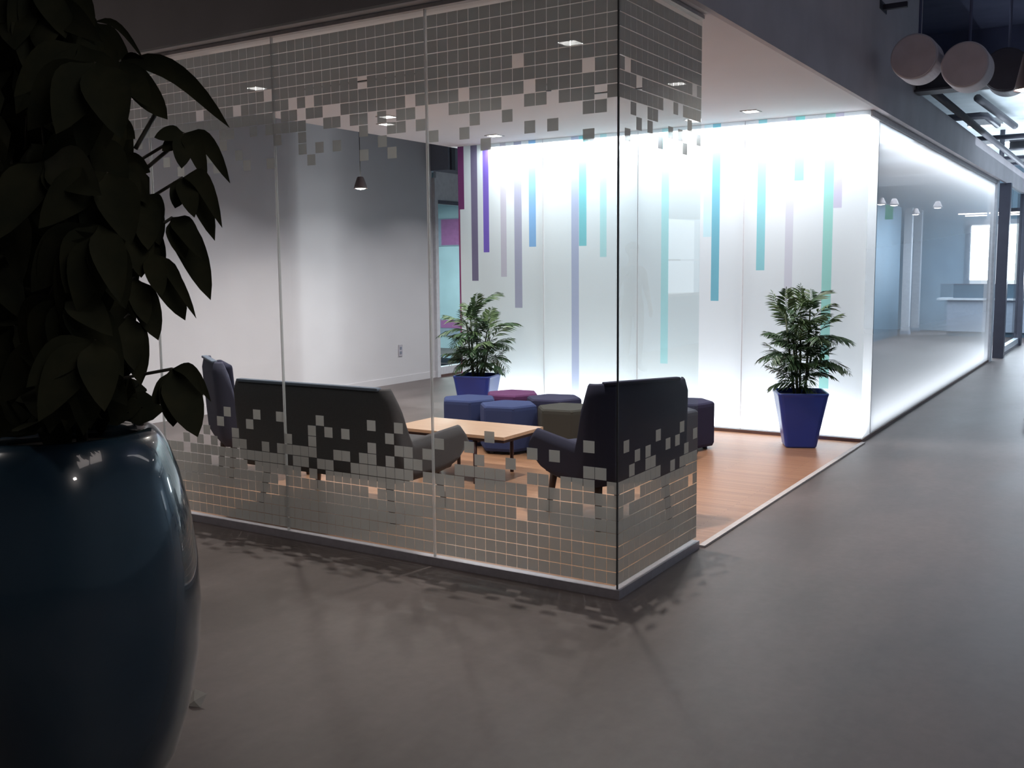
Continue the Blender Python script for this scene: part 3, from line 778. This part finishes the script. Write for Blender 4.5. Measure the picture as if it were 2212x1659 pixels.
def palm(x, y, rz, w, label, seed, hmax, n=46, spread=1.0):
    z0 = 0.43
    rnd = random.Random(seed)
    t = thing('potted_palm', label, 'potted plant', (x, y, 0.009), 0)
    pot(t, rz, w)
    stems = []
    for k in range(6):
        a = rnd.uniform(0, 2 * PI); r = rnd.uniform(0.01, 0.07); hh = hmax * rnd.uniform(0.45, 0.80)
        ln = rnd.uniform(0.02, 0.10)
        tip = Vector(((r + ln) * math.cos(a), (r + ln) * math.sin(a), z0 + hh)); b = Vector((r * math.cos(a), r * math.sin(a), z0))
        tube('stem', [b, b.lerp(tip, 0.5), tip], [0.011, 0.009, 0.006], 'palm_stem', t, 7)
        stems.append((b, tip))
    for i in range(n):
        b, tip = stems[i % 6]
        f = (0.12 + 0.88 * (i / (n - 1)))
        p = b.lerp(tip, f)
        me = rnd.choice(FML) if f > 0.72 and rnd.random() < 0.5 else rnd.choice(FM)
        o = bpy.data.objects.new('frond', me); COL.objects.link(o); o.parent = t
        o.location = p
        s = rnd.uniform(0.72, 1.02) * spread * (1.0 if f > 0.3 else 0.8)
        o.scale = (s, s, s)
        el = -rnd.uniform(-0.15, 0.35) - (0.75 if f > 0.85 else 0.25 * f)
        o.rotation_euler = (rnd.uniform(-0.3, 0.3), el, i * 2.399 + rnd.uniform(-0.3, 0.3))
    return t
palm(-2.355, 8.235, math.radians(24), 0.205, 'bushy green palm in a square blue pot at the right end of the light wall', 5, 0.92, 84, 0.98)
palm(-5.50, 8.09, math.radians(14.6), 0.195, 'green palm in a square blue pot behind the purple stool', 12, 0.84, 72, 0.92)

# ------------------------------------------------------------------ pendants
def pendant(x, y, z, top, label, r=0.075, hh=0.14, power=6, group=None):
    t = thing('pendant_lamp', label, 'lamp', (x, y, z), 0, group)
    lathe('lamp_shade', [(r * 0.35, hh), (r * 0.5, hh - 0.01), (r * 0.9, 0.03), (r, 0.0), (r * 0.96, 0.002), (r * 0.86, 0.03)], 'lamp_shade', t, 28, cap=False)
    lathe('diffuser', [(r * 0.93, 0.012), (r * 0.6, -0.004), (0.001, -0.012)], 'lamp_glow', t, 28, cap=False)
    tube('cord', [(0, 0, hh), (0, 0, top - z)], 0.004, 'cord_black', t, 6)
    lathe('ceiling_rose', [(0.05, top - z), (0.05, top - z - 0.02), (0.02, top - z - 0.03)], 'trim_white', t, 20)
    area('pendant_beam', (x, y, z - 0.03), r * 1.6, power, (1.0, 0.90, 0.84), (x, y, 0), spread=2.4)
    return t
pendant(-6.857, 8.0, 2.335, ZC, 'small pendant lamp hanging in the passage by the white left wall', 0.07, 0.12, 14)
pendant(-0.725, 7.95, 2.70, ZC, 'pendant lamp at the right edge under the dark corridor ceiling', 0.11, 0.26, 6)
pendant(0.6, 0.5, 2.8, ZC, 'unseen pendant lamp added to light the near corridor', 0.11, 0.2, 7)  # this and the next are added out of frame to light the foreground
pendant(-3.4, 0.2, 2.8, ZC, 'unseen pendant lamp added to light the near left corridor', 0.11, 0.2, 3)
pendant(1.2, 14.0, 2.7, ZC, 'pendant lamp deep in the corridor', 0.11, 0.2, 10)
for i, (px_, py_) in enumerate(((-3.95, 18.5), (-3.75, 18.6), (-3.2, 19.6), (-3.9, 21.4))):
    pendant(px_, py_, 2.56 - 0.02 * i, ZC, 'small pendant inside the meeting room glass, %s' % ['first from the left', 'second from the left', 'nearest the counter', 'by the columns'][i], 0.085, 0.12, 3)
t = thing('linear_lamp', 'unseen housing added for the fill light over the near corridor', 'lamp', (0.75, 6.2, 2.95))  # made-up fitting for the added upward fill
mesh_obj('housing', boxv(-0.05, 0.05, -0.85, 0.85, 0.0, 0.07), BF, 'steel_dark', t)
for yy in (-0.7, 0.7): mesh_obj('cable', boxv(-0.003, 0.003, yy - 0.003, yy + 0.003, 0.07, ZC - 2.95), BF, 'cord_black', t)
for i, yy in enumerate((21.0, 21.9)):
    t = thing('linear_lamp', 'long thin linear lamp over the reception counter, %s one' % ('nearer' if i == 0 else 'farther'), 'lamp', (-2.3, yy, 2.45))
    mesh_obj('housing', boxv(-0.75, 0.9, -0.03, 0.03, 0.02, 0.09), BF, 'steel_dark', t)
    mesh_obj('tube', boxv(-0.75, 0.9, -0.025, 0.025, 0.0, 0.02), BF, 'lamp_glow', t)
    for xx in (-0.5, 0.6): mesh_obj('cable', boxv(xx - 0.003, xx + 0.003, -0.003, 0.003, 0.09, ZC - 2.45), BF, 'cord_black', t)

# ------------------------------------------------------------------ corridor ceiling: drums, beams, pipes
def drum(x, y, z, r, label, dark=False):
    t = thing('duct_end', label, 'duct', (x, y, z))
    mt = 'steel_dark' if dark else 'duct_metal'
    o = lathe('body', [(r * 0.97, 0.30), (r, 0.28), (r, 0.03), (r * 0.99, 0.008), (r * 0.96, 0.0)], mt, t, 48, smooth=False)
    o.rotation_euler = (-PI / 2, 0, 0)
    q = lathe('face', [(r * 0.93, 0.0), (r * 0.93, 0.008), (r * 0.92, 0.010)], mt, t, 48, smooth=False); q.rotation_euler = (PI / 2, 0, 0)
    tube('hanger', [(0, 0.2, r), (0, 0.2, ZC - z)], 0.012, 'ceiling_dark', t, 6)
    return t
def place_px(u, v, y):
    d = FW + RT * ((u - 1106) / FPX) - UP * ((v - 829.5) / FPX)
    return Vector((0, 0, CAMZ)) + d * (y / d.y)
p = place_px(1974, 122, 8.2); drum(p.x, p.y, p.z, 0.172, 'round grey duct end under the dark ceiling, left one of the pair')
p = place_px(2084, 139, 8.2); drum(p.x, p.y, p.z, 0.168, 'round grey duct end under the dark ceiling, right one of the pair')
p = place_px(2172, 150, 8.8); drum(p.x, p.y, p.z, 0.17, 'dark duct end beside the pair of grey ones', True)
br_ = thing('duct_bracket', 'dark steel bracket on the bulkhead left of the duct ends', 'bracket', (XS, 8.6, 3.42))
mesh_obj('plate', boxv(0, 0.02, -0.12, 0.12, 0.10, 0.17), BF, 'steel_dark', br_)
mesh_obj('arm', boxv(0.0, 0.20, -0.02, 0.02, 0.11, 0.15), BF, 'steel_dark', br_)
def beam(b, label, mt='beam_paint'):
    x0, x1, y0, y1, z0, z1 = b
    t = thing('ceiling_beam', label, 'beam', ((x0 + x1) / 2, (y0 + y1) / 2, z0))
    hx, hy = (x1 - x0) / 2, (y1 - y0) / 2
    mesh_obj('web', boxv(-hx, hx, -hy * 0.4, hy * 0.4, 0.02, z1 - z0 - 0.02), BF, mt, t)
    mesh_obj('flange', boxv(-hx, hx, -hy, hy, 0, 0.02), BF, mt, t)
    mesh_obj('flange', boxv(-hx, hx, -hy, hy, z1 - z0 - 0.02, z1 - z0), BF, mt, t)
def onz(u, v, z):
    d = FW + RT * ((u - 1106) / FPX) - UP * ((v - 829.5) / FPX)
    return Vector((0, 0, CAMZ)) + d * ((z - CAMZ) / d.z)
beam((XS + 0.02, 3.45, 9.95, 10.20, 3.08, 3.28), 'broad grey cross beam just beyond the round duct ends')
def pipe(pts, r, label, mt='steel_dark'):
    o = tube('ceiling_pipe', pts, r, mt, None, 10); tag(o, label, 'pipe'); return o
def cross(u, v, z): return onz(u, v, z).y
y1 = cross(2150, 326, 3.28); beam((XS + 0.02, 3.45, y1 - 0.12, y1 + 0.12, 3.28, 3.42), 'second cross beam of the corridor ceiling')
y2 = cross(2180, 367, 3.20); beam((XS + 0.02, 3.45, y2 - 0.12, y2 + 0.12, 3.20, 3.36), 'third cross beam of the corridor ceiling')
a, b, c = onz(2012, 258, 3.42), onz(2118, 250, 3.42), onz(2128, 262, 3.42)
pipe([a, b, (b.x + 0.06, b.y + 0.05, 3.42), (b.x + 0.08, c.y + 0.5, 3.42)], 0.045, 'dark bent pipe nearest the round duct ends')
a = onz(2082, 302, 3.36); pipe([a, (3.4, a.y, 3.36)], 0.035, 'dark straight pipe crossing before the second beam')
a = onz(2150, 343, 3.36); pipe([a, (3.4, a.y, 3.36)], 0.035, 'dark straight pipe crossing after the second beam')
a = onz(2165, 355, 3.36); pipe([a, (3.4, a.y, 3.36)], 0.03, 'thin dark pipe just before the third beam')
a, b = onz(2112, 212, 3.60), onz(2192, 272, 3.60); pipe([a, b], 0.05, 'thick grey duct running lengthwise down the ceiling', 'beam_paint')
pipe([(-1.80, 10.4, 3.16), (-1.80, 22.0, 3.16)], 0.04, 'grey conduit along the top of the bulkhead', 'beam_paint')
a = onz(2165, 312, 3.5); pipe([(a.x, a.y, 3.18), (a.x, a.y, 3.74)], 0.04, 'short vertical dark hanger pipe in the far ceiling')
for i, (uu, vv) in enumerate(((2128, 268), (2190, 303), (2120, 311), (2195, 348))):
    a = onz(uu, vv, 3.66)
    t = thing('strip_light', 'slim ceiling strip light between the far beams, %s' % ['nearest', 'second at the right', 'left one under the dark pipe', 'farthest'][i], 'ceiling light', (a.x, a.y, 3.62))
    mesh_obj('housing', boxv(-0.25, 0.25, -0.05, 0.05, 0.02, 0.12), BF, 'trim_white', t)
    mesh_obj('tube', boxv(-0.24, 0.24, -0.04, 0.04, 0.0, 0.02), BF, 'lamp_glow_soft', t)

# ------------------------------------------------------------------ foreground planter
PC = Vector((-2.55, 1.66))
up_ = thing('potted_umbrella_plant', 'large dark umbrella plant drooping out of a tall glossy teal planter, left foreground', 'potted plant', (PC.x, PC.y, 0))
prof = [(0.205, 0.000), (0.225, 0.012), (0.275, 0.103), (0.320, 0.246), (0.350, 0.411), (0.360, 0.544), (0.356, 0.678), (0.340, 0.822), (0.314, 0.935), (0.288, 1.012), (0.268, 1.045), (0.252, 1.060), (0.236, 1.062), (0.222, 1.054), (0.214, 1.035), (0.214, 0.986)]
pl = lathe('planter', prof, 'planter_teal', up_, 96, cap=False)
lathe('soil', [(0.214, 1.005), (0.10, 1.012), (0.001, 1.02)], 'soil', pl, 32, cap=False)

# umbrella plant
UO = Vector((PC.x, PC.y, 0.0))
def blade(B, T, wid, sag=0.12, fold=0.25, facing=None, wav=0.0):
    """a leaflet from base B to tip T, arching, folded along its midrib"""
    B = Vector(B); T = Vector(T); L = (T - B).length
    ax = (T - B) / L
    view = (Vector((0, 0, CAMZ)) - (B + T) / 2).normalized() if facing is None else facing
    side = ax.cross(view)
    if side.length < 0.2: side = ax.cross(Vector((0, 0, 1)))
    side.normalize(); nrm = side.cross(ax).normalized()
    n = 9; vs, fs = [], []
    for i in range(n + 1):
        t = i / n
        c = B.lerp(T, t) + Vector((0, 0, sag * L * math.sin(PI * t)))
        if t < 0.08: wv = 0.04
        else:
            q = (t - 0.08) / 0.92; wv = (math.sin(PI * q ** 0.85) ** 0.75) * (1 - 0.25 * q) + 0.02
        if t > 0.93: wv *= 0.55
        wv *= wid / 2 * (1 + wav * math.sin(9 * t))
        up = nrm * (fold * wv)
        vs += [c - side * wv + up, c, c + side * wv + up]
    for i in range(n):
        a = 3 * i; fs += [(a, a + 1, a + 4, a + 3), (a + 1, a + 2, a + 5, a + 4)]
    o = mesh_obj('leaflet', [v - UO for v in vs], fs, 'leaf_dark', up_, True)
    return o
def petiole(a, b, r=0.0035, mt='petiole_grey', bow=0.05):
    a = Vector(a); b = Vector(b); mid = (a + b) / 2 + Vector((0, 0, bow))
    pts = [a.lerp(mid, t * 2) if t < .5 else mid.lerp(b, t * 2 - 1) for t in (0, .2, .4, .5, .6, .8, 1)]
    tube('petiole', [p - UO for p in pts], r, mt, up_, 6)
# leaflets at the edge of the crown, read off the photograph: hub, depth, [(tip u, v, width m, sag)]
HUBS = [((262, 130), 2.62, [(496, 276, .062, .16), (362, 258, .085, -.02), (325, 232, .075, .0), (290, 205, .06, .0), (312, 128, .018, .12)]),
        ((200, 48), 2.66, [(312, 132, .022, .22), (285, 165, .075, .05), (255, 150, .06, .0)]),
        ((398, 288), 2.58, [(497, 396, .050, .22), (446, 392, .055, .16), (392, 364, .060, .02), (350, 326, .045, .0), (333, 297, .045, .06)]),
        ((395, 384), 2.55, [(464, 520, .070, .20), (480, 492, .055, .30), (420, 470, .060, .05), (378, 450, .055, .0)]),
        ((372, 470), 2.52, [(455, 648, .085, .10), (400, 560, .060, .0), (437, 560, .06, .12)]),
        ((325, 545), 2.50, [(400, 692, .085, .05), (424, 688, .035, .12), (350, 640, .06, .0)]),
        ((290, 600), 2.48, [(342, 735, .080, .04), (318, 700, .06, .0)]),
        ((278, 680), 2.46, [(305, 832, .080, .06), (290, 800, .07, .0)]),
        ((372, 797), 2.36, [(334, 872, .060, -.22), (374, 922, .070, -.04), (427, 944, .100, .03), (456, 868, .036, .26), (440, 855, .03, .22)]),
        ((230, 250), 2.60, [(292, 300, .07, .0), (262, 330, .08, .05), (240, 340, .07, .0)]),
        ((262, 350), 2.58, [(325, 372, .06, .1), (318, 440, .08, .05), (290, 460, .08, .0)]),
        ((315, 420), 2.56, [(352, 480, .06, .1), (345, 530, .07, .0), (320, 540, .08, .0)]),
        ((300, 480), 2.54, [(352, 590, .08, .06), (330, 600, .08, .0), (305, 600, .08, .0)]),
        ((185, 60), 2.62, [(232, 180, .09, .0), (200, 190, .09, .0), (150, 170, .09, .0)]),
        ((120, -60), 2.62, [(168, 40, .09, .0), (205, 60, .09, .05), (130, 60, .09, .0)])]
for (hu, hv), d, tips in HUBS:
    hb = at(hu, hv, d)
    for k, (tu, tv, wd, sg) in enumerate(tips):
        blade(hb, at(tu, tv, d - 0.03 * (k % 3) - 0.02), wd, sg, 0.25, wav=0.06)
    rt = Vector((PC.x, PC.y, max(1.10, hb.z - 0.28)))
    petiole(rt.lerp(hb, 0.2), hb, 0.004, bow=0.03)
petiole(at(292, 322, 2.60), at(342, 236, 2.60), 0.006, bow=0.0)
petiole(at(318, 362, 2.58), at(366, 322, 2.58), 0.005, bow=0.0)
rnd = random.Random(4)
def right_edge(v):
    tb = [(-100, 130), (0, 150), (60, 205), (120, 255), (200, 268), (260, 262), (330, 290), (400, 318), (480, 320), (560, 300), (650, 285), (730, 275), (790, 278), (860, 300), (900, 290)]
    for (a, x), (b, y) in zip(tb[:-1], tb[1:]):
        if a <= v <= b: return x + (y - x) * (v - a) / (b - a)
    return 280
NC = 38
for i in range(NC):
    v = -80 + 900 * ((i + 0.5) / NC) + rnd.uniform(-20, 20)
    re_ = right_edge(min(v + 60, 880))
    u = rnd.choice((-60, 10, 80, 150, 215)) + rnd.uniform(-25, 25)
    u = min(u, re_ - 62)
    d = rnd.uniform(2.3, 2.95)
    hb = at(u, v, d)
    k = 6
    a0 = rnd.uniform(0, 1)
    for j in range(k):
        a = PI * (0.02 + 0.96 * (j + a0 * 0.5) / k)
        L = rnd.uniform(0.17, 0.235)
        dv = RT * math.cos(a) * 0.85 - Vector((0, 0, 1)) * (0.35 + 0.75 * math.sin(a)) + Vector(FW.xy.to_3d()) * rnd.uniform(-0.45, 0.45)
        tp = hb + dv.normalized() * L
        # keep the crown's outline: fold leaflets that would pass its edge downwards
        rel = tp - Vector((0, 0, CAMZ)); uu = 1106 + FPX * rel.dot(RT) / rel.dot(FW); vv = 829.5 - FPX * rel.dot(UP) / rel.dot(FW)
        if uu > right_edge(min(max(vv, -100), 890)) - 4: tp = hb + Vector((0, 0, -L)) - RT * 0.04
        if tp.z < 1.06: tp.z = 1.06
        blade(hb, tp, rnd.uniform(0.085, 0.12), 0.10, 0.25)
    rt = Vector((PC.x + rnd.uniform(-.08, .08), PC.y + rnd.uniform(-.08, .08), max(1.05, hb.z - 0.35)))
    if i % 2 == 0: petiole(rt, hb, 0.0035, 'stem_dark')
vs, fs = [], []
for i in range(330):
    v = rnd.uniform(-90, 930); re_ = right_edge(min(v + 90, 890))
    u = rnd.uniform(-90, re_ - 60); d = rnd.uniform(2.55, 2.95)
    b0 = at(u, v, d); a = rnd.uniform(0, 2 * PI)
    ax = (RT * math.cos(a) * 0.5 + FW * math.sin(a) * 0.4 + Vector((0, 0, -0.8))).normalized(); sd = ax.cross(FW).normalized(); L = rnd.uniform(0.15, 0.22); wd = rnd.uniform(0.045, 0.06)
    if (b0 + ax * L).z < 1.05: ax = Vector((0, 0, 1)) * 0.4 + RT * -0.6; ax.normalize(); sd = Vector((0, 0, 1))
    n = len(vs)
    for t_, w_ in ((0, 0.003), (0.25, 0.75), (0.55, 1.0), (0.82, 0.6), (1.0, 0.02)):
        c0 = b0 + ax * L * t_ + Vector((0, 0, 0.02 * math.sin(PI * t_)))
        vs += [c0 - sd * wd * w_, c0 - FW * 0.006, c0 + sd * wd * w_]
    for q in range(4):
        k = n + 3 * q; fs += [(k, k + 1, k + 4, k + 3), (k + 1, k + 2, k + 5, k + 4)]
for i in range(70):
    a = rnd.uniform(0, 2 * PI); rr_ = rnd.uniform(0.02, 0.15); b0 = Vector((PC.x + rr_ * math.cos(a), PC.y + rr_ * math.sin(a), rnd.uniform(1.10, 1.30)))
    a2 = a + rnd.uniform(-1.2, 1.2); ax = Vector((math.cos(a2) * 0.75, math.sin(a2) * 0.75, rnd.uniform(-0.7, 0.1))).normalized(); sd = ax.cross(FW).normalized(); L = rnd.uniform(0.12, 0.18)
    e0 = b0 + ax * L
    if (e0.xy - PC).length > 0.20 and e0.z < 1.09: ax.z = 0.25; ax.normalize()
    n = len(vs)
    for t_, w_ in ((0, 0.003), (0.25, 0.75), (0.55, 1.0), (0.82, 0.6), (1.0, 0.02)):
        c0 = b0 + ax * L * t_
        vs += [c0 - sd * 0.05 * w_, c0 + Vector((0, 0, -0.006)), c0 + sd * 0.05 * w_]
    for q in range(4):
        k = n + 3 * q; fs += [(k, k + 1, k + 4, k + 3), (k + 1, k + 2, k + 5, k + 4)]
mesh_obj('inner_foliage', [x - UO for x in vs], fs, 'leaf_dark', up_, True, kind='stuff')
for dx, dy, hx_, hy_, hz_ in ((0, 0, .02, .05, 2.35), (.06, .03, .12, .0, 1.95), (-.05, .04, -.15, .05, 2.2)):
    tube('trunk', [(dx, dy, 0.955), (dx + (hx_ - dx) * .4, dy + (hy_ - dy) * .4, .965 + (hz_ - .965) * .5), (hx_, hy_, hz_)], [0.016, 0.013, 0.008], 'stem_dark', up_, 8)

# ------------------------------------------------------------------ small odds and ends
sp2 = tag(mesh_obj('paper_scrap', [(-2.735, 2.20, 0.0), (-2.685, 2.215, 0.0), (-2.69, 2.25, 0.035), (-2.735, 2.235, 0.05), (-2.71, 2.21, 0.02)], [(0, 1, 4), (1, 2, 4), (2, 3, 4), (3, 0, 4), (0, 3, 2, 1)], 'paper'),
          'tiny pale scrap on the concrete floor behind the teal planter', 'paper')
ch = thing('swivel_chair', 'dark red based swivel chair whose foot tip shows at the right edge', 'chair', (-0.60, 10.55, 0), 0.0)
for k in range(5):
    a = math.radians(148) + 2 * PI * k / 5
    tube('base_arm', [(0, 0, 0.11), (0.17 * math.cos(a), 0.17 * math.sin(a), 0.085), (0.33 * math.cos(a), 0.33 * math.sin(a), 0.05)], [0.03, 0.026, 0.02], 'chair_wood_red', ch, 8)
    lathe('caster', [(0.012, 0), (0.022, 0.012), (0.022, 0.03), (0.012, 0.042)], 'cord_black', ch, 10, loc=(0.31 * math.cos(a), 0.31 * math.sin(a), 0))
tube('column', [(0, 0, 0.10), (0, 0, 0.44)], 0.025, 'steel_dark', ch, 12)
rbox('seat', (-0.02, 0.46, -0.24, 0.24, 0.43, 0.50), 'sofa_grey', ch, 0.03)
rbox('backrest', (0.42, 0.47, -0.21, 0.21, 0.56, 0.98), 'sofa_grey', ch, 0.02)
tube('back_support', [(0.2, 0, 0.43), (0.46, 0, 0.47), (0.48, 0, 0.62)], 0.015, 'steel_dark', ch, 8)

# ------------------------------------------------------------------ person in the corridor, seen as a faint reflection in the return pane
def person(loc, rz):
    t = thing('person', 'person in a grey shirt and dark trousers standing in the corridor, arms hanging', 'person', (loc[0], loc[1], 0), rz)
    V, E, Rr = [], [], []
    def v(p, r, par=None):
        V.append(p); Rr.append(r)
        if par is not None: E.append((par, len(V) - 1))
        return len(V) - 1
    pel = v((0, 0, 0.98), 0.135)
    w_ = v((0, 0, 1.12), 0.125, pel); ch_ = v((0, 0.01, 1.32), 0.145, w_); sh = v((0, 0, 1.47), 0.105, ch_); nk = v((0, 0, 1.56), 0.055, sh)
    h1 = v((0, 0.015, 1.64), 0.07, nk); h2 = v((0, 0.02, 1.73), 0.092, h1); v((0, 0.0, 1.80), 0.07, h2)
    for s_ in (-1, 1):
        hp = v((s_ * 0.10, 0, 0.92), 0.095, pel); kn = v((s_ * 0.11, 0.02, 0.50), 0.062, hp); an = v((s_ * 0.12, -0.02, 0.09), 0.042, kn)
        v((s_ * 0.13, 0.07, 0.04), 0.04, an); v((s_ * 0.135, 0.17, 0.032), 0.030, len(V) - 1)
        a1 = v((s_ * 0.17, 0, 1.46), 0.065, sh); el = v((s_ * 0.26, -0.03, 1.18), 0.045, a1); wr_ = v((s_ * 0.27, 0.05, 0.95), 0.029, el)
        pm = v((s_ * 0.27, 0.065, 0.88), 0.032, wr_)
        for k in range(4):
            f1 = v((s_ * 0.272, 0.035 + 0.021 * k, 0.835), 0.0095, pm); v((s_ * 0.262, 0.04 + 0.021 * k, 0.78 + 0.008 * abs(k - 2)), 0.008, f1)
        th_ = v((s_ * 0.262, 0.11, 0.88), 0.011, pm); v((s_ * 0.255, 0.118, 0.84), 0.009, th_)
    me = bpy.data.meshes.new('body'); me.from_pydata(V, E, [])
    o = bpy.data.objects.new('body', me); COL.objects.link(o)
    md = o.modifiers.new('skin', 'SKIN'); sv = me.skin_vertices[0].data
    for k, rr in enumerate(Rr): sv[k].radius = (rr, rr)
    sv[0].use_root = True
    o.modifiers.new('sub', 'SUBSURF').levels = 2
    dg = bpy.context.evaluated_depsgraph_get(); me2 = bpy.data.meshes.new_from_object(o.evaluated_get(dg))
    bpy.data.objects.remove(o)
    for mm in ('skin', 'shirt_grey', 'trouser_dark', 'hair_dark'): me2.materials.append(MATS[mm])
    for p_ in me2.polygons:
        c_ = p_.center; p_.use_smooth = True
        if c_.z < 0.09: p_.material_index = 3
        elif c_.z < 1.0 and abs(c_.x) < 0.225: p_.material_index = 2
        elif c_.z < 1.52 and not (abs(c_.x) > 0.2 and c_.z < 1.17): p_.material_index = 1
        else: p_.material_index = 0
    link_mesh('body', me2, None, t)
    bm = bmesh.new(); bmesh.ops.create_uvsphere(bm, u_segments=20, v_segments=12, radius=0.104)
    bmesh.ops.delete(bm, geom=[q for q in bm.verts if q.co.z < -0.02 and q.co.y > -0.02], context='VERTS')
    hm = bpy.data.meshes.new('hair'); bm.to_mesh(hm); bm.free(); q = link_mesh('hair', hm, 'hair_dark', t, True); q.location = (0, -0.008, 1.765)
    tube('nose', [(0, 0.105, 1.74), (0, 0.128, 1.705), (0, 0.105, 1.695)], [0.008, 0.014, 0.008], 'skin', t, 8)
    for s_ in (-1, 1):
        lathe('ear', [(0.004, -0.03), (0.012, 0), (0.004, 0.03)], 'skin', t, 8, loc=(s_ * 0.095, 0.01, 1.715))
        lathe('eye', [(0.002, -0.007), (0.011, 0), (0.002, 0.007)], 'cord_black', t, 8, loc=(s_ * 0.032, 0.098, 1.735))
    tube('mouth', [(-0.025, 0.10, 1.665), (0, 0.108, 1.662), (0.025, 0.10, 1.665)], 0.005, 'chair_wood_red', t, 6)
person((2.28, 13.1), math.radians(120))
